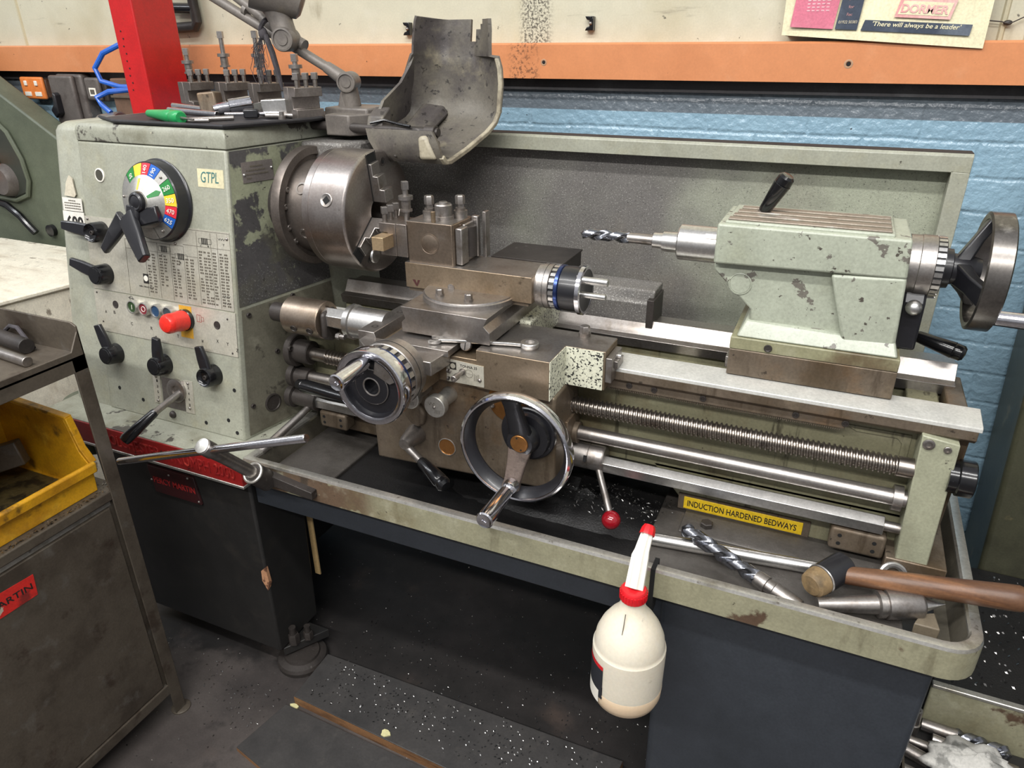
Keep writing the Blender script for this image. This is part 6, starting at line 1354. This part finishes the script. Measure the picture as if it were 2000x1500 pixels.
# poster
M_poster = mat('yellowed_poster', (226,218,184), .22, 0, [((204,188,138), 4, .52, .72, {'amt':.6}), ((150,130,90), 11, .62, .72, {'amt':.5,'seed':4})], coat=.3)
PO = thing('wall_poster', (.87,.5,.30), 'yellowed wall calendar poster with pink panel and black slogan strip over the orange trunking', 'poster')
py = .4975
def pq(name, pts, m_, lift, par):
    a_ = [V((x,py-lift-.0004,z)) for x,z in pts]; return obj(name, MB().hexa([p_+V((0,.0012,0)) for p_ in a_]+a_), m_, par)
sheet = MB(); N_ = 14; L_ = []
for i in range(N_+1):
    t = i/N_; x0_ = .692+.368*t
    lo_ = .322-.026*t; dy = -.004*sin(pi*t)-.003*t
    L_.append((x0_,lo_,dy))
vs = []
for x,lo_,dy in L_:
    for z,k in ((lo_,1),(lo_+.03,.6),(.42,0),(.75,0)): vs.append(V((x,py+dy*k+.0008,z)))
for x,lo_,dy in L_:
    for z,k in ((lo_,1),(lo_+.03,.6),(.42,0),(.75,0)): vs.append(V((x,py+dy*k+.002,z)))
q = 4*(N_+1); fs = []
for i in range(N_):
    for j in range(3):
        a_ = 4*i+j; fs += [(a_,a_+4,a_+5,a_+1),(q+a_,q+a_+1,q+a_+5,q+a_+4)]
    fs += [(4*i,q+4*i,q+4*i+4,4*i+4)]
obj('poster_sheet', MB().add(vs,fs), M_poster, PO)
obj('poster_mount', MB().box(.70,1.05,.5005,.5495,.32,.75), M_creamwall, PO)
pk = pq('pink_panel', [(.707,.337),(.789,.332),(.802,.46),(.718,.46)], mat('faded_pink', (206,116,136), .3, 0, [((222,160,170), 9, .45, .65, {'amt':.8})], coat=.3), .006, PO)
bp_ = pq('black_panel', [(.793,.332),(.834,.330),(.844,.46),(.806,.46)], mat('faded_navy', (62,70,84), .3, 0, [((120,128,138), 6, .5, .7, {'amt':.7})], coat=.3), .006, PO)
for r_,(s,w_) in enumerate((('01922 50383',.034),('Fax:',.010),('for',.010),('Play Sound',.026),('National',.024))):
    text('panel_lettering', s, mat('pale_print', (206,196,170), .4) if r_ == 0 else mat('pink_print', (190,140,140), .4), bp_, (.797+.001*r_+(.036-w_)/2,py-.0068,.342+.0135*r_), UH, (.05,0,1), w_, .0052)
mb = MB(); rnd = random.Random(2)
for r_ in range(5): 
    for k in range(5): mb.hexa([V((.735+.009*k+a_*rnd.uniform(.5,1),py-.0066-b_*.0003,.365+.006*r_+c_)) for b_ in (0,1) for a_,c_ in ((0,0),(.007,0),(.007,.002),(0,.002))])
obj('panel_lines', mb, mat('pale_pink_print', (230,180,186), .4), pk)
sl = pq('slogan_strip', [(.841,.329),(1.032,.318),(1.034,.337),(.846,.348)], MATS['faded_navy'], .006, PO)
text('slogan_lettering', "'There will always be a leader'", M_poster, sl, (.861,py-.0069,.3345), (1,0,-.055), (.0,0,1), .155, .011, shear=.25, bold=.01)
fr_p = mat('faded_red_print', (214,150,150), .35, 0, [((228,196,186), 7, .45, .65, {'amt':.8})], coat=.3)
fb = pq('logo_frame', [(.897,.352),(.994,.346),(1.001,.380),(.904,.386)], fr_p, .006, PO)
pq('logo_field', [(.902,.357),(.989,.3515),(.995,.374),(.909,.380)], M_poster, .0066, fb)
text('logo_lettering', 'DORMER', fr_p, fb, (.906,py-.0076,.3595), (1,0,-.06), (.12,0,1), .082, .0155, bold=.03)
wr = thing('wall_wire', (1.09,.54,.35), 'thin twisted wire tied across the board joint right of the poster', 'wire')
obj('wire_strand', MB().tube([(1.055,.54,.345),(1.085,.54,.342),(1.098,.535,.338),(1.11,.538,.344),(1.125,.54,.352)], .0012, 6), M_darkiron, wr)
obj('wire_knot', MB().sphere((1.096,.54,.340), .006, 12, 8, (1.3,.7,.8)), M_darkiron, wr)
# neighbouring machine at the right: sloping column and low chip tray
NM = thing('neighbour_machine', (1.45,.3,-FLOOR), 'grimy dark machine column and swarf-covered tray at the lower right', 'machine')
obj('machine_column', MB().prism([(1.262,-.313),(1.284,-.76),(1.284,-FLOOR),(1.9,-FLOOR),(1.9,.2),(1.24,.2)], 'y', .33, .53), mat('grimy_green_machine', (70,70,54), .4, 0, [((44,42,34), 4, .45, .65, {'amt':.9}), ((120,110,80), 16, .6, .72, {'amt':.7,'seed':4})], bump=.1), NM, bevel=.01, seg=3)
obj('machine_tray', MB().box(1.168,1.9,-.065,.33,-.785,-.752), M_traydark, NM, bevel=.004)
obj('tray_front', MB().box(1.166,1.9,-.075,-.062,-FLOOR,-.752), M_tray, NM, bevel=.004)
obj('tray_front_rim', MB().box(1.166,1.9,-.077,-.063,-.754,-.746), M_trayrim, NM, bevel=.002)
mb = MB(); rnd = random.Random(21)
for k in range(420):
    x = rnd.uniform(1.18,1.5); y = rnd.uniform(-.05,.31); s = rnd.uniform(.0012,.004); a_ = rnd.random()*pi; c, s_ = cos(a_)*s, sin(a_)*s; z = -.7515
    mb.add([(x-c,y-s_,z),(x+s_*.5,y-c*.5,z+.0025),(x+c,y+s_,z+.0015),(x-s_*.5,y+c*.5,z)], [(0,1,2,3)])
q_ = obj('neighbour_swarf', mb, M_swarf); tag(q_, 'glittering swarf specks on the dark tray of the neighbouring machine', 'metal swarf', kind='stuff')
# heap of old drills in a low box between the machines
DB = thing('drill_box', (1.35,-.25,-FLOOR), 'low dark steel box holding old drills beside the right pedestal', 'box')
obj('box_floor', MB().box(1.125,1.75,-.46,-.085,-FLOOR,-.845), M_darkpaint, DB, bevel=.003)
obj('box_side', MB().box(1.122,1.126,-.46,-.085,-.86,-.80), M_cart, DB)
DZ_ = -.845
dl = [((1.165,-.093,.014),(1.305,-.112,.022),.014,'fat fluted drill nearest the green tray front in the drill box',1),
      ((1.18,-.12,.012),(1.42,-.15,.014),.0105,'plain-shanked drill second from the green tray front',0),
      ((1.13,-.135,.011),(1.33,-.165,.012),.0105,'fluted drill third from the green tray front',1),
      ((1.115,-.155,.013),(1.22,-.19,.012),.012,'short bright drill half hidden behind the blue-grey pedestal',0),
      ((1.125,-.205,.011),(1.27,-.235,.011),.0105,'bright drill shank in front of the crumpled rag',0),
      ((1.29,-.185,.012),(1.5,-.205,.012),.0115,'fluted drill right of the crumpled rag',1)]
for i,(a_,b_,r,lab,fl) in enumerate(dl):
    a_ = V((a_[0],a_[1],DZ_+a_[2])); b_ = V((b_[0],b_[1],DZ_+b_[2])); d = b_-a_
    o = thing('old_drill', a_.lerp(b_,.5)-V((0,0,r)), lab, 'drill', 'old drills in the low box')
    if fl:
        obj('drill_flutes', twist(MB(), b_, -d, r, d.length*.62, .075, 28), M_drill, o, ang=50)
        obj('drill_shank', MB().cyl(a_, a_+d*.4, r*.78, r*.9, 24), M_steel, o)
    else:
        obj('drill_shank', MB().ccyl(a_, a_+d*.55, r, .001, 24), M_steel, o)
        obj('drill_flutes', twist(MB(), b_, -d, r*.95, d.length*.47, .07, 28), M_drill, o, ang=50)
ds = obj('drill_sleeve_upright', MB().lathe((1.146,-.112,DZ_), (.02,.02,1), [(0,.012),(.03,.013),(.031,.0105),(.062,.0095),(.062,.006),(.05,.006),(.05,.0003)], 24), M_steel); tag(ds, 'short steel sleeve standing at the back left of the drill box', 'sleeve')
rnd = random.Random(6); mb = MB(); n_, m_ = 28, 16; rings = []
for i in range(m_+1):
    t = i/m_; rr = []
    for k in range(n_):
        a_ = 2*pi*k/n_; w_ = sin(pi*min(1,t*1.0))**.6 if 0 < t < 1 else .02
        r = w_*(1+.22*sin(3*a_+5*t)+.16*sin(7*a_-9*t)+.08*rnd.random())
        rr.append(V((1.235+.072*r*cos(a_), -.175+.040*r*sin(a_), DZ_+.003+.062*t+.006*rnd.random())))
    rings.append(rr)
rg2 = obj('crumpled_rag', MB().loft(rings), M_cloth, ang=75); tag(rg2, 'crumpled grey-white rag lying on the old drills', 'rag')
# ------------------------------------------------------------------ camera, light
cam = bpy.data.cameras.new('camera'); co = bpy.data.objects.new('camera', cam); COL.objects.link(co)
RX = [[0.9128247238795063, 0.40827685659432095, -0.007812287997972032], [0.17058102143917273, -0.3986272999724893, -0.9011095332097045], [-0.3710163589372731, 0.8212224327708684, -0.43352113825605465]]
CP_ = V((0.8598867965564893, -1.2494561683717538, 0.32198314013955004))
r, dn, fw_ = V(RX[0]), V(RX[1]), V(RX[2])
co.matrix_world = Matrix.Translation(CP_) @ Matrix((r, -dn, -fw_)).transposed().to_4x4()
cam.sensor_width = 36; cam.lens = 36*1406.8/2000; cam.clip_start = .02
scene.camera = co
def area(name, loc, sx, sy, power, aim, col=(1,1,1)):
    l = bpy.data.lights.new(name, 'AREA'); l.shape = 'RECTANGLE'; l.size = sx; l.size_y = sy; l.energy = power; l.color = col
    o = bpy.data.objects.new(name, l); COL.objects.link(o); o.location = loc
    o.rotation_euler = (V(aim)-V(loc)).to_track_quat('-Z', 'Y').to_euler()
    o.visible_camera = True
    return o
LZ = 2.2
area('ceiling_tube_light', (.5,-1.45,LZ), 3.6, .12, 84, (.5,-1.0,0), (1,.985,.96))
area('ceiling_tube_light', (.4,-3.0,LZ), 3.6, .12, 112, (.4,-1.0,0), (1,.98,.95))  # unseen forward tube row, brightened as front fill for upright faces
area('ceiling_tube_light', (-2.6,-1.2,LZ), .12, 3.0, 40, (-2.0,-1.0,0), (.93,.96,1))
w = bpy.data.worlds.new('workshop_air'); scene.world = w; w.use_nodes = True; nt = w.node_tree
bg = nt.nodes['Background']; tc = nt.nodes.new('ShaderNodeTexCoord'); sp = nt.nodes.new('ShaderNodeSeparateXYZ'); mr = nt.nodes.new('ShaderNodeValToRGB')
nt.links.new(tc.outputs['Generated'], sp.inputs[0])
mp = nt.nodes.new('ShaderNodeMapRange'); mp.inputs['From Min'].default_value = -1; nt.links.new(sp.outputs['Z'], mp.inputs['Value']); nt.links.new(mp.outputs[0], mr.inputs['Fac'])
mr.color_ramp.elements[0].position = .35; mr.color_ramp.elements[0].color = (.05,.05,.055,1)
mr.color_ramp.elements[1].position = .95; mr.color_ramp.elements[1].color = (.62,.63,.65,1)
e = mr.color_ramp.elements.new(.55); e.color = (.40,.40,.41,1)
nt.links.new(mr.outputs[0], bg.inputs['Color']); bg.inputs['Strength'].default_value = 1.0
scene.view_settings.view_transform = 'Standard'; scene.view_settings.look = 'None'; scene.view_settings.gamma = 1; scene.view_settings.use_curve_mapping = False
scene.view_settings.exposure = .05
# raise everything so that the floor is z = 0
for o in list(scene.objects):
    if o.parent is None: o.location.z += FLOOR
bpy.context.view_layer.update()
